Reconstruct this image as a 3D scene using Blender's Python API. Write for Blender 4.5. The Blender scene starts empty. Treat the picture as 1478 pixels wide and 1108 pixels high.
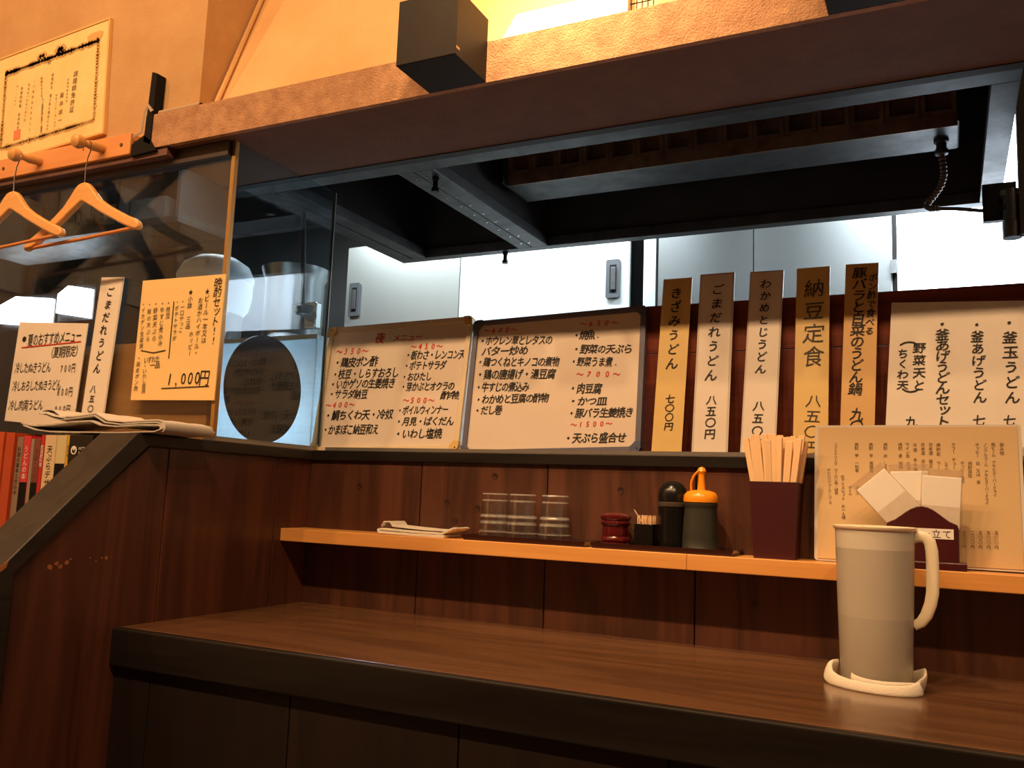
import bpy, math, random
from mathutils import Matrix, Vector
random.seed(7)
R = random.uniform
PI = math.pi
C = bpy.context.scene.collection
SC = bpy.context.scene

# ------------------------------------------------------------------ camera
cam_d = bpy.data.cameras.new('camera')
cam = bpy.data.objects.new('camera', cam_d)
C.objects.link(cam)
cam_d.sensor_width = 36.0
cam_d.lens = 1272.0 / 1478.0 * 36.0
cam_d.clip_start = 0.05
cam.matrix_world = Matrix([[0.8970409, 0.0218621, 0.4414066, 0.0], [0.4403184, -0.1298922, -0.8883961, 0.0], [0.037913, 0.9912871, -0.1261449, 1.02], [0, 0, 0, 1]])
SC.camera = cam

# ------------------------------------------------------------------ colour management, world
SC.view_settings.view_transform = 'Standard'
SC.view_settings.look = 'None'
SC.view_settings.exposure = 0.0
SC.view_settings.gamma = 1.0
SC.view_settings.use_curve_mapping = False
SC.cycles.transparent_max_bounces = 24
w = bpy.data.worlds.new('world'); SC.world = w
w.use_nodes = True
w.node_tree.nodes['Background'].inputs[0].default_value = (0.9, 0.55, 0.35, 1)
w.node_tree.nodes['Background'].inputs[1].default_value = 0.05

# ------------------------------------------------------------------ large lights
WARM = (1.0, 0.60, 0.31)
LAMP_X = (-2.35, -1.75, -1.15, -0.55, 0.05, 0.65)
LAMP_Y, LAMP_Z, LAMP_W = -0.30, 3.25, 24.0
def light(name, kind, loc, energy, color, aim=None, **kw):
    d = bpy.data.lights.new(name, kind)
    d.energy = energy; d.color = color
    for k, v in kw.items(): setattr(d, k, v)
    o = bpy.data.objects.new(name, d); C.objects.link(o); o.location = loc
    if aim is not None:
        o.rotation_euler = (Vector(aim) - Vector(loc)).to_track_quat('-Z', 'Y').to_euler()
    return o
for x in LAMP_X:
    light('ceiling_spot_light', 'AREA', (x, LAMP_Y, LAMP_Z - 0.012), LAMP_W, WARM, (x, LAMP_Y + 1.0, 1.6), shape='DISK', size=0.09)
# a spot high above the beam lights the niche on the right
light('niche_spot_light', 'AREA', (-0.62, 1.05, 2.33), 5.0, (1.0, 0.66, 0.34), (-0.58, 1.45, 1.9), shape='DISK', size=0.07, spread=math.radians(80))
# cool kitchen fluorescent lights
COOL = (0.80, 0.92, 1.0)
for (x, y, z, e, l) in ((-1.40, 2.78, 2.40, 30, 0.7), (-2.45, 2.45, 2.40, 16, 0.7), (0.05, 2.78, 2.40, 75, 0.6)):
    light('kitchen_tube_light', 'AREA', (x, y, z), e, COOL, (x, y + 0.12, 0), shape='RECTANGLE', size=l, size_y=0.06)

# added backlight on the stove, makes the translucent crate glow
light('crate_glow_light', 'AREA', (-1.72, 2.055, 1.20), 2.6, COOL, (-1.70, 1.5, 1.22), shape='RECTANGLE', size=0.22, size_y=0.10)

# ------------------------------------------------------------------ materials
def lin(c):
    return tuple((v/255/12.92 if v/255 <= 0.04045 else ((v/255+0.055)/1.055)**2.4) for v in c) + (1,)
MATS = {}
def mat(name, col, rough=0.5, metal=0.0, spec=0.5, col2=None, scale=(8, 8, 8), detail=4, bump=0.0, bscale=None,
        coat=0.0, trans=0.0, emit=None, estr=0.0, alpha=1.0, rr=None, ior=1.45, ramp=(0.3, 0.7), sss=0.0):
    if name in MATS: return MATS[name]
    m = bpy.data.materials.new(name); m.use_nodes = True; MATS[name] = m
    nt = m.node_tree; b = nt.nodes['Principled BSDF']; L = nt.links
    I = b.inputs
    I['Base Color'].default_value = lin(col); I['Roughness'].default_value = rough
    I['Metallic'].default_value = metal; I['Specular IOR Level'].default_value = spec
    I['Coat Weight'].default_value = coat; I['Coat Roughness'].default_value = 0.12
    I['Transmission Weight'].default_value = trans; I['IOR'].default_value = ior
    if sss: I['Subsurface Weight'].default_value = sss; I['Subsurface Scale'].default_value = 0.01
    if emit: I['Emission Color'].default_value = lin(emit); I['Emission Strength'].default_value = estr
    if col2 or bump or rr:
        tc = nt.nodes.new('ShaderNodeTexCoord'); mp = nt.nodes.new('ShaderNodeMapping')
        mp.inputs['Scale'].default_value = scale
        L.new(tc.outputs['Object'], mp.inputs['Vector'])
        n = nt.nodes.new('ShaderNodeTexNoise'); n.inputs['Scale'].default_value = 1.0
        n.inputs['Detail'].default_value = detail; n.inputs['Roughness'].default_value = 0.62
        L.new(mp.outputs[0], n.inputs['Vector'])
        if col2:
            r = nt.nodes.new('ShaderNodeValToRGB')
            r.color_ramp.elements[0].position = ramp[0]; r.color_ramp.elements[1].position = ramp[1]
            r.color_ramp.elements[0].color = lin(col); r.color_ramp.elements[1].color = lin(col2)
            L.new(n.outputs['Fac'], r.inputs[0]); L.new(r.outputs[0], I['Base Color'])
        if rr:
            mr = nt.nodes.new('ShaderNodeMapRange')
            mr.inputs['To Min'].default_value = rr[0]; mr.inputs['To Max'].default_value = rr[1]
            L.new(n.outputs['Fac'], mr.inputs[0]); L.new(mr.outputs[0], I['Roughness'])
        if bump:
            n2 = n
            if bscale:
                mp2 = nt.nodes.new('ShaderNodeMapping'); mp2.inputs['Scale'].default_value = bscale
                L.new(tc.outputs['Object'], mp2.inputs['Vector'])
                n2 = nt.nodes.new('ShaderNodeTexNoise'); n2.inputs['Scale'].default_value = 1.0; n2.inputs['Detail'].default_value = 5
                L.new(mp2.outputs[0], n2.inputs['Vector'])
            bp = nt.nodes.new('ShaderNodeBump'); bp.inputs['Strength'].default_value = bump; bp.inputs['Distance'].default_value = 0.004
            L.new(n2.outputs['Fac'], bp.inputs['Height']); L.new(bp.outputs[0], I['Normal'])
    return m

def wood(name, c1, c2, axis='z', rough=0.4, coat=0.0, k=1.0, bump=0.15, wave=0.5, spec=0.5):
    """grain running along one axis: stretched noise warped into bands, with finer fibres on top"""
    if name in MATS: return MATS[name]
    m = bpy.data.materials.new(name); m.use_nodes = True; MATS[name] = m
    nt = m.node_tree; L = nt.links; b = nt.nodes['Principled BSDF']
    tc = nt.nodes.new('ShaderNodeTexCoord')
    def noise(sc, det, dist=0):
        mp = nt.nodes.new('ShaderNodeMapping'); mp.inputs['Scale'].default_value = sc
        L.new(tc.outputs['Object'], mp.inputs['Vector'])
        n = nt.nodes.new('ShaderNodeTexNoise'); n.inputs['Scale'].default_value = 1; n.inputs['Detail'].default_value = det
        n.inputs['Distortion'].default_value = dist
        L.new(mp.outputs[0], n.inputs['Vector']); return n
    def sc(a, l):
        return tuple((l if ax == axis else a) for ax in 'xyz')
    big = noise(sc(9*k, 0.9*k), 3, 0.6); fine = noise(sc(120*k, 4*k), 4)
    mul = nt.nodes.new('ShaderNodeMath'); mul.operation = 'MULTIPLY'; mul.inputs[1].default_value = 9.0
    L.new(big.outputs['Fac'], mul.inputs[0])
    fr = nt.nodes.new('ShaderNodeMath'); fr.operation = 'PINGPONG'; fr.inputs[1].default_value = 1.0
    L.new(mul.outputs[0], fr.inputs[0])
    mx = nt.nodes.new('ShaderNodeMix'); mx.data_type = 'FLOAT'; mx.inputs[0].default_value = 1 - wave
    L.new(fr.outputs[0], mx.inputs[2]); L.new(fine.outputs['Fac'], mx.inputs[3])
    r = nt.nodes.new('ShaderNodeValToRGB'); r.color_ramp.elements[0].position = 0.2; r.color_ramp.elements[1].position = 0.75
    r.color_ramp.elements[0].color = lin(c1); r.color_ramp.elements[1].color = lin(c2)
    L.new(mx.outputs[0], r.inputs[0]); L.new(r.outputs[0], b.inputs['Base Color'])
    b.inputs['Roughness'].default_value = rough; b.inputs['Coat Weight'].default_value = coat; b.inputs['Coat Roughness'].default_value = 0.15; b.inputs['Specular IOR Level'].default_value = spec
    bp = nt.nodes.new('ShaderNodeBump'); bp.inputs['Strength'].default_value = bump; bp.inputs['Distance'].default_value = 0.002
    L.new(mx.outputs[0], bp.inputs['Height']); L.new(bp.outputs[0], b.inputs['Normal'])
    return m

def glassmat(name, tint=(235, 240, 238), haze=0.04, hazecol=(200, 205, 205), dirt=0.06, dscale=(3, 3, 1.2), base=0.04):
    m = bpy.data.materials.new(name); m.use_nodes = True; MATS[name] = m
    nt = m.node_tree; L = nt.links; nt.nodes.clear()
    out = nt.nodes.new('ShaderNodeOutputMaterial')
    tr = nt.nodes.new('ShaderNodeBsdfTransparent'); tr.inputs[0].default_value = lin(tint)
    gl = nt.nodes.new('ShaderNodeBsdfGlossy'); gl.inputs['Roughness'].default_value = 0.0
    lw = nt.nodes.new('ShaderNodeLayerWeight'); lw.inputs[0].default_value = 0.5
    pw_ = nt.nodes.new('ShaderNodeMath'); pw_.operation = 'POWER'; pw_.inputs[1].default_value = 5.0; L.new(lw.outputs['Facing'], pw_.inputs[0])
    fz = nt.nodes.new('ShaderNodeMath'); fz.operation = 'MULTIPLY_ADD'; fz.inputs[1].default_value = 0.9; fz.inputs[2].default_value = base; L.new(pw_.outputs[0], fz.inputs[0])
    m1 = nt.nodes.new('ShaderNodeMixShader'); L.new(fz.outputs[0], m1.inputs[0]); L.new(tr.outputs[0], m1.inputs[1]); L.new(gl.outputs[0], m1.inputs[2])
    df = nt.nodes.new('ShaderNodeBsdfDiffuse'); df.inputs[0].default_value = lin(hazecol)
    tl = nt.nodes.new('ShaderNodeBsdfTranslucent'); tl.inputs[0].default_value = lin(hazecol)
    md = nt.nodes.new('ShaderNodeMixShader'); md.inputs[0].default_value = 0.5; L.new(df.outputs[0], md.inputs[1]); L.new(tl.outputs[0], md.inputs[2])
    tc = nt.nodes.new('ShaderNodeTexCoord'); mp = nt.nodes.new('ShaderNodeMapping'); mp.inputs['Scale'].default_value = dscale
    L.new(tc.outputs['Object'], mp.inputs['Vector'])
    n = nt.nodes.new('ShaderNodeTexNoise'); n.inputs['Scale'].default_value = 3; n.inputs['Detail'].default_value = 6
    L.new(mp.outputs[0], n.inputs['Vector'])
    mr = nt.nodes.new('ShaderNodeMapRange'); mr.inputs['From Min'].default_value = 0.35; mr.inputs['From Max'].default_value = 0.75
    mr.inputs['To Min'].default_value = haze; mr.inputs['To Max'].default_value = haze + dirt
    L.new(n.outputs['Fac'], mr.inputs[0])
    m2 = nt.nodes.new('ShaderNodeMixShader'); L.new(mr.outputs[0], m2.inputs[0]); L.new(m1.outputs[0], m2.inputs[1]); L.new(md.outputs[0], m2.inputs[2])
    L.new(m2.outputs[0], out.inputs[0])
    return m

M_PLANK = wood('dark_red_plank', (66, 39, 28), (94, 57, 40), 'z', 0.38, 0.12, 1.0)
M_PLANK2 = wood('side_red_plank', (70, 39, 28), (98, 56, 39), 'z', 0.4, 0.10, 0.8)
M_PANELDK = wood('apron_plank', (24, 17, 14), (34, 23, 18), 'z', 0.5)
M_BLACKWOOD = wood('black_stained_wood', (27, 23, 20), (38, 33, 29), 'x', 0.42, 0.0, 1.0, 0.08, spec=0.25)
M_CAP = wood('black_cap_wood', (36, 32, 28), (50, 44, 39), 'y', 0.42, 0.0, 1.0, 0.08, spec=0.35)
M_COUNTER = wood('counter_brown', (92, 63, 43), (124, 88, 60), 'x', 0.24, 0.35, 1.2, 0.05, 0.35)
M_SHELF = wood('honey_shelf_wood', (216, 150, 78), (230, 166, 92), 'x', 0.42, 0.1, 1.0, 0.05, 0.3)
M_RAIL = wood('orange_rail_wood', (214, 140, 82), (228, 158, 94), 'x', 0.4, 0.2, 1.0, 0.05, 0.3)
M_HANGER = wood('hanger_wood', (226, 160, 88), (240, 180, 106), 'x', 0.3, 0.4, 1.2, 0.03, 0.3)
M_REDBOARD = wood('red_brown_board', (96, 38, 20), (128, 58, 32), 'x', 0.4, 0.1, 0.9)
M_PLY = wood('light_wood_board', (186, 128, 72), (214, 158, 98), 'x', 0.5, 0, 0.8, 0.05)
M_PLASTER = mat('ochre_wallpaper', (196, 156, 106), 0.85, col2=(184, 142, 94), scale=(9, 9, 9), bump=0.25, bscale=(260, 260, 260))
M_CANOPY = mat('cream_canopy_panel', (222, 180, 122), 0.8, col2=(208, 162, 104), scale=(5, 5, 5), detail=6, bump=0.1, bscale=(150, 150, 150))
M_BEAM = mat('textured_tan_beam', (196, 150, 110), 0.85, col2=(152, 108, 76), scale=(26, 26, 26), detail=10, bump=0.7, bscale=(330, 330, 330), ramp=(0.32, 0.72))
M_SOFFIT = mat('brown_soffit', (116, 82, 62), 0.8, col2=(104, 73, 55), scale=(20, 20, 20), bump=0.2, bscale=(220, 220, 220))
M_STEEL = mat('brushed_steel', (176, 178, 176), 0.34, 1.0, col2=(150, 153, 152), scale=(2.2, 2.2, 1.2), rr=(0.26, 0.42))
M_STEELD = mat('greasy_hood_steel', (104, 104, 104), 0.42, 0.9, col2=(84, 82, 80), scale=(14, 14, 14), rr=(0.34, 0.6))
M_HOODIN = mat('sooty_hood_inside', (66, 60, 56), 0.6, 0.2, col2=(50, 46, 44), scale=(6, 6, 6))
M_GREASE = mat('grease_brown_filter', (168, 134, 104), 0.4, 0.3, col2=(112, 86, 66), scale=(24, 24, 24), detail=6)
M_GLARESTEEL = mat('glare_white_steel', (226, 230, 228), 0.35, 0.35)  # near-white tone puts the fridge door's glare into its steel
M_BLACK = mat('black_plastic', (20, 18, 17), 0.25)
M_BLACKM = mat('black_matte', (20, 18, 17), 0.75, spec=0.2)
M_BOXBLK = mat('black_painted_box', (32, 27, 22), 0.55, spec=0.18, col2=(40, 33, 27), scale=(7, 7, 5))
M_WINE = mat('wine_lacquer', (70, 24, 26), 0.3, coat=0.3)
M_WINEM = mat('wine_plastic', (66, 26, 28), 0.42)
M_RED = mat('red_lacquer', (88, 20, 20), 0.15, coat=0.8)
M_TRAY = mat('tray_brown_lacquer', (56, 26, 22), 0.3, coat=0.3)
M_CREAM = mat('cream_card', (232, 212, 178), 0.35, col2=(226, 204, 168), scale=(9, 9, 9), coat=0.25)
M_WHITEC = mat('white_card', (238, 230, 216), 0.35, col2=(232, 222, 206), scale=(9, 9, 9), coat=0.45, bump=0.12, bscale=(30, 30, 22))
M_YELC = mat('yellow_card', (230, 200, 128), 0.4, col2=(222, 190, 116), scale=(9, 9, 9), coat=0.25)
M_KRAFT = mat('tan_card', (222, 182, 118), 0.4, col2=(214, 172, 106), scale=(9, 9, 9), coat=0.25)
M_LAM = mat('laminate_edge', (214, 206, 192), 0.15, coat=0.6)
M_WBOARD = mat('whiteboard', (236, 222, 204), 0.3, col2=(230, 214, 194), scale=(6, 6, 6), coat=0.5, bump=0.08, bscale=(40, 40, 14))
M_FRA = mat('cream_board_frame', (232, 214, 178), 0.35)
M_CORA = mat('yellowed_corner', (228, 192, 116), 0.35)
M_FRB = mat('slate_board_frame', (104, 104, 122), 0.35)
M_CORB = mat('blue_grey_corner', (84, 92, 118), 0.35)
M_INK = mat('black_ink', (22, 20, 20), 0.6)
M_INKG = mat('grey_ink', (62, 56, 50), 0.6)
M_INKR = mat('red_ink', (214, 52, 38), 0.6)
M_INKB = mat('brown_ink', (84, 62, 36), 0.7)
M_PAPER = mat('white_paper', (240, 234, 222), 0.7)
M_NEWS = mat('newsprint', (206, 198, 184), 0.85, col2=(176, 168, 156), scale=(30, 30, 30), ramp=(0.45, 0.75))
M_CLOTH = mat('white_terry_cloth', (244, 234, 214), 0.95, bump=0.5, bscale=(700, 700, 700), sss=0.1)
M_STICK = wood('pale_chopstick_wood', (226, 184, 136), (240, 202, 156), 'z', 0.6, 0, 1.0, 0.03, 0.2)
M_ORANGE = mat('orange_plastic', (242, 150, 30), 0.28, coat=0.3)
M_SAUCE = mat('dark_green_soy_bottle', (52, 52, 44), 0.4, coat=0.2)
M_CHROME = mat('chrome', (205, 205, 205), 0.15, 1.0)
M_PEG = wood('peg_wood', (206, 146, 78), (224, 166, 94), 'y', 0.35, 0.3, 1.4, 0.03, 0.3)
M_POSTY = mat('brass_yellow_edge', (168, 128, 66), 0.45, 0.3)
M_ALU = mat('aluminium_channel', (176, 172, 164), 0.4, 0.8)
M_DARKWALL = mat('dark_kitchen_wall', (52, 50, 50), 0.6, col2=(42, 40, 40), scale=(3, 3, 3))
M_KWALL = mat('grey_kitchen_wall', (104, 104, 100), 0.6, col2=(90, 90, 88), scale=(3, 3, 3))
M_ROOMWALL = wood('room_wall_wood', (84, 54, 36), (112, 74, 48), 'z', 0.6)
M_CEIL = mat('room_ceiling', (150, 118, 86), 0.8)
M_FLOOR = mat('dark_floor_tile', (66, 54, 46), 0.4, col2=(54, 44, 38), scale=(4, 4, 4))
M_WINDOW = mat('daylit_frosted_window', (240, 245, 250), 0.6, emit=(225, 238, 255), estr=5.0)
M_REFLGLOW = mat('reflection_glow', (255, 255, 255), 0.5, emit=(228, 240, 255), estr=9.0)  # glow used only for the imitated pane reflections
M_LENS = mat('lit_warm_lens', (255, 240, 220), 0.5, emit=(255, 196, 120), estr=12.0)
M_FROST = mat('whitish_tub', (226, 232, 232), 0.5, sss=0.1)
M_GLASSF = glassmat('front_pane_glass', (232, 234, 232), 0.004, (190, 180, 170), 0.02)
M_GLASSS = glassmat('stained_side_glass', (228, 236, 240), 0.002, (170, 200, 225), 0.022, (2, 2, 0.8))
M_TUMBLER = glassmat('tumbler_glass', (255, 255, 255), 0.004, (240, 240, 240), 0.004, base=0.07)
M_TUMBGLINT = glassmat('tumbler_glint_glass', (250, 250, 250), 0.16, (250, 245, 236), 0.1, (60, 60, 60), base=0.22)  # whitish haze paints the glints on rim, waist and base
M_FILM = glassmat('clear_wrapper_film', (246, 242, 238), 0.12, (240, 232, 220), 0.1, (20, 20, 20))
M_JUG = None

def trlmat(name, c):
    m = bpy.data.materials.new(name); m.use_nodes = True; nt = m.node_tree; L = nt.links; nt.nodes.clear()
    out = nt.nodes.new('ShaderNodeOutputMaterial')
    df = nt.nodes.new('ShaderNodeBsdfDiffuse'); df.inputs[0].default_value = lin(c)
    tl = nt.nodes.new('ShaderNodeBsdfTranslucent'); tl.inputs[0].default_value = lin(c)
    tp = nt.nodes.new('ShaderNodeBsdfTransparent')
    a = nt.nodes.new('ShaderNodeMixShader'); a.inputs[0].default_value = 0.7; L.new(df.outputs[0], a.inputs[1]); L.new(tl.outputs[0], a.inputs[2])
    b = nt.nodes.new('ShaderNodeMixShader'); b.inputs[0].default_value = 0.25; L.new(a.outputs[0], b.inputs[1]); L.new(tp.outputs[0], b.inputs[2])
    L.new(b.outputs[0], out.inputs[0]); return m
def jugmat(nm='frosted_polypropylene', TR=0.35, RF=0.30):
    m = bpy.data.materials.new(nm); m.use_nodes = True
    nt = m.node_tree; L = nt.links; nt.nodes.clear()
    out = nt.nodes.new('ShaderNodeOutputMaterial')
    col = lin((252, 244, 224))
    df = nt.nodes.new('ShaderNodeBsdfDiffuse'); df.inputs[0].default_value = col
    tl = nt.nodes.new('ShaderNodeBsdfTranslucent'); tl.inputs[0].default_value = col
    rf = nt.nodes.new('ShaderNodeBsdfRefraction'); rf.inputs['Roughness'].default_value = 0.22; rf.inputs['IOR'].default_value = 1.02; rf.inputs[0].default_value = lin((246, 240, 226))
    gl = nt.nodes.new('ShaderNodeBsdfGlossy'); gl.inputs['Roughness'].default_value = 0.25
    a = nt.nodes.new('ShaderNodeMixShader'); a.inputs[0].default_value = TR; L.new(df.outputs[0], a.inputs[1]); L.new(tl.outputs[0], a.inputs[2])
    b = nt.nodes.new('ShaderNodeMixShader'); b.inputs[0].default_value = RF; L.new(a.outputs[0], b.inputs[1]); L.new(rf.outputs[0], b.inputs[2])
    lw = nt.nodes.new('ShaderNodeFresnel'); lw.inputs[0].default_value = 1.35
    c = nt.nodes.new('ShaderNodeMixShader'); L.new(lw.outputs[0], c.inputs[0]); L.new(b.outputs[0], c.inputs[1]); L.new(gl.outputs[0], c.inputs[2])
    L.new(c.outputs[0], out.inputs[0]); return m
M_JUG = jugmat()
M_JUGWET = jugmat('wetted_polypropylene', 0.30, 0.38)
M_JUGBAND = jugmat('frosted_band', 0.2, 0.16)
M_JUGRIM = mat('frosted_rim', (240, 228, 200), 0.35, sss=0.3)
M_WATER = mat('still_water', (240, 236, 222), 0.05, trans=0.85, ior=1.2)

# ------------------------------------------------------------------ mesh helpers
class MB:
    def __init__(s): s.v = []; s.f = []; s.sm = False
    def box(s, x0, x1, y0, y1, z0, z1):
        n = len(s.v)
        s.v += [(x0,y0,z0),(x1,y0,z0),(x1,y1,z0),(x0,y1,z0),(x0,y0,z1),(x1,y0,z1),(x1,y1,z1),(x0,y1,z1)]
        s.f += [tuple(n+i for i in q) for q in ((0,3,2,1),(4,5,6,7),(0,1,5,4),(1,2,6,5),(2,3,7,6),(3,0,4,7))]
        return s
    def hexa(s, pts):
        """eight corners: bottom four, top four, same turning order"""
        n = len(s.v); s.v += [tuple(p) for p in pts]
        s.f += [tuple(n+i for i in q) for q in ((0,3,2,1),(4,5,6,7),(0,1,5,4),(1,2,6,5),(2,3,7,6),(3,0,4,7))]
        return s
    def prism(s, poly, axis, a, b):
        """polygon of 2-D points, extruded along an axis from a to b"""
        n = len(s.v); k = len(poly)
        def P(p, t): return {'x': (t, p[0], p[1]), 'y': (p[0], t, p[1]), 'z': (p[0], p[1], t)}[axis]
        s.v += [P(p, a) for p in poly] + [P(p, b) for p in poly]
        s.f += [tuple(n+i for i in range(k)), tuple(n+k+i for i in reversed(range(k)))]
        for i in range(k):
            j = (i+1) % k; s.f.append((n+i, n+k+i, n+k+j, n+j))
        return s
    def lathe(s, prof, cx=0, cy=0, cz=0, n=32, closed=False, sx=1, sy=1):
        """profile of (radius, z); caps where radius is 0"""
        base = len(s.v); rings = []
        for r, z in prof:
            if r <= 1e-6:
                s.v.append((cx, cy, cz+z)); rings.append([len(s.v)-1])
            else:
                st = len(s.v)
                for i in range(n):
                    a = 2*PI*i/n; s.v.append((cx+r*sx*math.cos(a), cy+r*sy*math.sin(a), cz+z))
                rings.append(list(range(st, st+n)))
        pr = list(zip(rings, rings[1:]))
        if closed: pr.append((rings[-1], rings[0]))
        for A, B in pr:
            if len(A) == 1 and len(B) == 1: continue
            for i in range(n):
                j = (i+1) % n
                if len(A) == 1: s.f.append((A[0], B[j], B[i]))
                elif len(B) == 1: s.f.append((A[i], A[j], B[0]))
                else: s.f.append((A[i], A[j], B[j], B[i]))
        s.sm = True
        return s
    def tube(s, pts, rad, n=8, flat=None, up=(0, 0, 1)):
        """swept tube; rad a number or a list; flat=(a,b) makes an oval section"""
        P = [Vector(p) for p in pts]; k = len(P)
        rs = rad if isinstance(rad, (list, tuple)) else [rad]*k
        st = len(s.v); prev = None
        for i, p in enumerate(P):
            t = (P[min(i+1, k-1)] - P[max(i-1, 0)]).normalized()
            u = Vector(up) if prev is None else prev
            u = (u - t*u.dot(t))
            if u.length < 1e-4: u = Vector((1, 0, 0)) - t*t.x
            u.normalize(); prev = u; v = t.cross(u)
            a, b = flat if flat else (1, 1)
            for q in range(n):
                ang = 2*PI*q/n
                s.v.append(tuple(p + (u*math.cos(ang)*a + v*math.sin(ang)*b)*rs[i]))
        for i in range(k-1):
            for q in range(n):
                j = (q+1) % n
                s.f.append((st+i*n+q, st+i*n+j, st+(i+1)*n+j, st+(i+1)*n+q))
        s.f.append(tuple(st+q for q in reversed(range(n)))); s.f.append(tuple(st+(k-1)*n+q for q in range(n)))
        s.sm = True
        return s
    def sheet(s, prof, y0, y1, th, n=1, wob=0.0):
        """thin sheet: profile of (x,z) points swept from y0 to y1 with thickness"""
        st = len(s.v); k = len(prof); rows = n+1
        for side in (0, 1):
            for r in range(rows):
                y = y0 + (y1-y0)*r/n
                for i, (x, z) in enumerate(prof):
                    s.v.append((x, y + wob*math.sin(i*1.7), z + side*th + wob*0.5*math.sin(r*2.1+i)))
        o = rows*k
        for r in range(n):
            for i in range(k-1):
                a = st+r*k+i
                s.f.append((a, a+k, a+k+1, a+1)); s.f.append((o+a, o+a+1, o+a+k+1, o+a+k))
        def q(a, b): s.f.append((a, b, b+o, a+o))
        for i in range(k-1): q(st+i, st+i+1); q(st+n*k+i+1, st+n*k+i)
        for r in range(n): q(st+(r+1)*k, st+r*k); q(st+r*k+k-1, st+(r+1)*k+k-1)
        return s

def OBJ(name, mb, m, parent=None, bevel=0.0, smooth=None, seg=2):
    me = bpy.data.meshes.new(name); me.from_pydata(mb.v, [], mb.f); me.update()
    me.materials.append(m)
    if smooth or (smooth is None and mb.sm):
        me.polygons.foreach_set('use_smooth', [True]*len(me.polygons))
        try: me.set_sharp_from_angle(angle=math.radians(42))
        except Exception: pass
    o = bpy.data.objects.new(name, me); C.objects.link(o)
    if parent is not None: o.parent = parent
    if bevel:
        b = o.modifiers.new('bevel', 'BEVEL'); b.width = bevel; b.segments = seg; b.limit_method = 'ANGLE'; b.harden_normals = False
    return o
def bx(name, x0, x1, y0, y1, z0, z1, m, parent=None, bevel=0.0):
    return OBJ(name, MB().box(x0, x1, y0, y1, z0, z1), m, parent, bevel)
def tag(o, label, cat, group=None, kind=None):
    if label: o['label'] = label
    if cat: o['category'] = cat
    if group: o['group'] = group
    if kind: o['kind'] = kind
    return o
def struct(o): o['kind'] = 'structure'; return o
def thing(name, label, cat, loc=(0, 0, 0), rot=(0, 0, 0), group=None):
    o = bpy.data.objects.new(name, None); C.objects.link(o); o.location = loc; o.rotation_euler = rot
    o.empty_display_size = 0.05
    return tag(o, label, cat, group)
def copy_tree(o, parent=None):
    c = o.copy(); C.objects.link(c)
    if parent is not None: c.parent = parent
    for ch in list(o.children): copy_tree(ch, c)
    return c
def sroot(name):
    o = bpy.data.objects.new(name, None); C.objects.link(o); o['kind'] = 'structure'; return o

# ------------------------------------------------------------------ lettering
GL = {}
def glyph(ch):
    if ch in GL: return GL[ch]
    cu = bpy.data.curves.new('glyph', 'FONT'); cu.body = ch; cu.size = 1; cu.resolution_u = 2
    o = bpy.data.objects.new('glyph', cu); C.objects.link(o)
    dg = bpy.context.evaluated_depsgraph_get(); dg.update()
    me = bpy.data.meshes.new_from_object(o.evaluated_get(dg))
    vs = [(v.co.x, v.co.y) for v in me.vertices]; fs = [tuple(p.vertices) for p in me.polygons]
    bpy.data.objects.remove(o); bpy.data.meshes.remove(me); bpy.data.curves.remove(cu)
    if vs:
        cx = 0.5 if ord(ch) > 0x2000 else (min(v[0] for v in vs)+max(v[0] for v in vs))/2
        cy = 0.38 if ord(ch) > 0x2000 else 0.34
        vs = [(x-cx, y-cy) for x, y in vs]
    GL[ch] = (vs, fs); return GL[ch]
def lettering(items, parent, y=-0.0012, hand=1.0, name='lettering', pen=1.0):
    """items: (text, mode, x0, z0, x1, z1, char width, char height, ink).  H runs left to right, V top to bottom."""
    by = {}
    for (txt, mode, x0, z0, x1, z1, cw, chh, ink) in items:
        n = len(txt)
        mb = by.setdefault(ink, MB())
        dx, dz = x1-x0, z1-z0
        ang0 = math.atan2(dz, dx) if mode == 'H' else math.atan2(dx, -dz)
        for i, ch in enumerate(txt):
            if ch in ' \u3000': continue
            t = (i+0.5)/n; x, z = x0+dx*t, z0+dz*t
            vs, fs = glyph(ch); small = ch in 'っゃゅょッャュョィァゥェォ'
            rot = ang0 + hand*R(-0.06, 0.06); sx = cw*(1+hand*R(-0.06, 0.06)); sz = chh*(1+hand*R(-0.06, 0.06))
            if mode == 'V' and ch in 'ー〜~（）()': 
                vs = [(yv, -xv) for xv, yv in vs] 
                if ch == 'ー': vs = [(-a, b) for a, b in vs]
            if mode == 'V' and small: x += cw*0.12; z += chh*0.12
            if mode == 'V' and ch in '．。.': pass
            sh = 0.10*hand
            ca, sa = math.cos(rot), math.sin(rot)
            bold = ink in ('k', 'r')
            st = len(mb.v)
            offs = ((0, 0),)
            if hand and bold and pen > 0: offs = ((-0.024*pen, 0.0), (0.024*pen, 0.014*pen), (0.0, -0.022*pen))
            for q, (ox, oz) in enumerate(offs):
                st = len(mb.v)
                for (a, b) in vs:
                    a2 = (a + sh*b + ox)*sx; b2 = (b+oz)*sz
                    mb.v.append((x + a2*ca - b2*sa, y - 0.00008*q, z + a2*sa + b2*ca))
                mb.f += [tuple(st+k for k in f) for f in fs]
    for ink, mb in by.items():
        if mb.v:
            o = OBJ(name, mb, {'k': M_INK, 'g': M_INKG, 'r': M_INKR, 'b': M_INKB, 'w': M_PAPER, 'n': M_INK}[ink], parent)
            o['kind'] = 'stuff'
            if len(by) > 1: o['label'] = {'k': 'black handwriting', 'r': 'red handwriting', 'g': 'grey lettering', 'b': 'brown printed lettering', 'w': 'white lettering', 'n': 'black print'}[ink]

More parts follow.
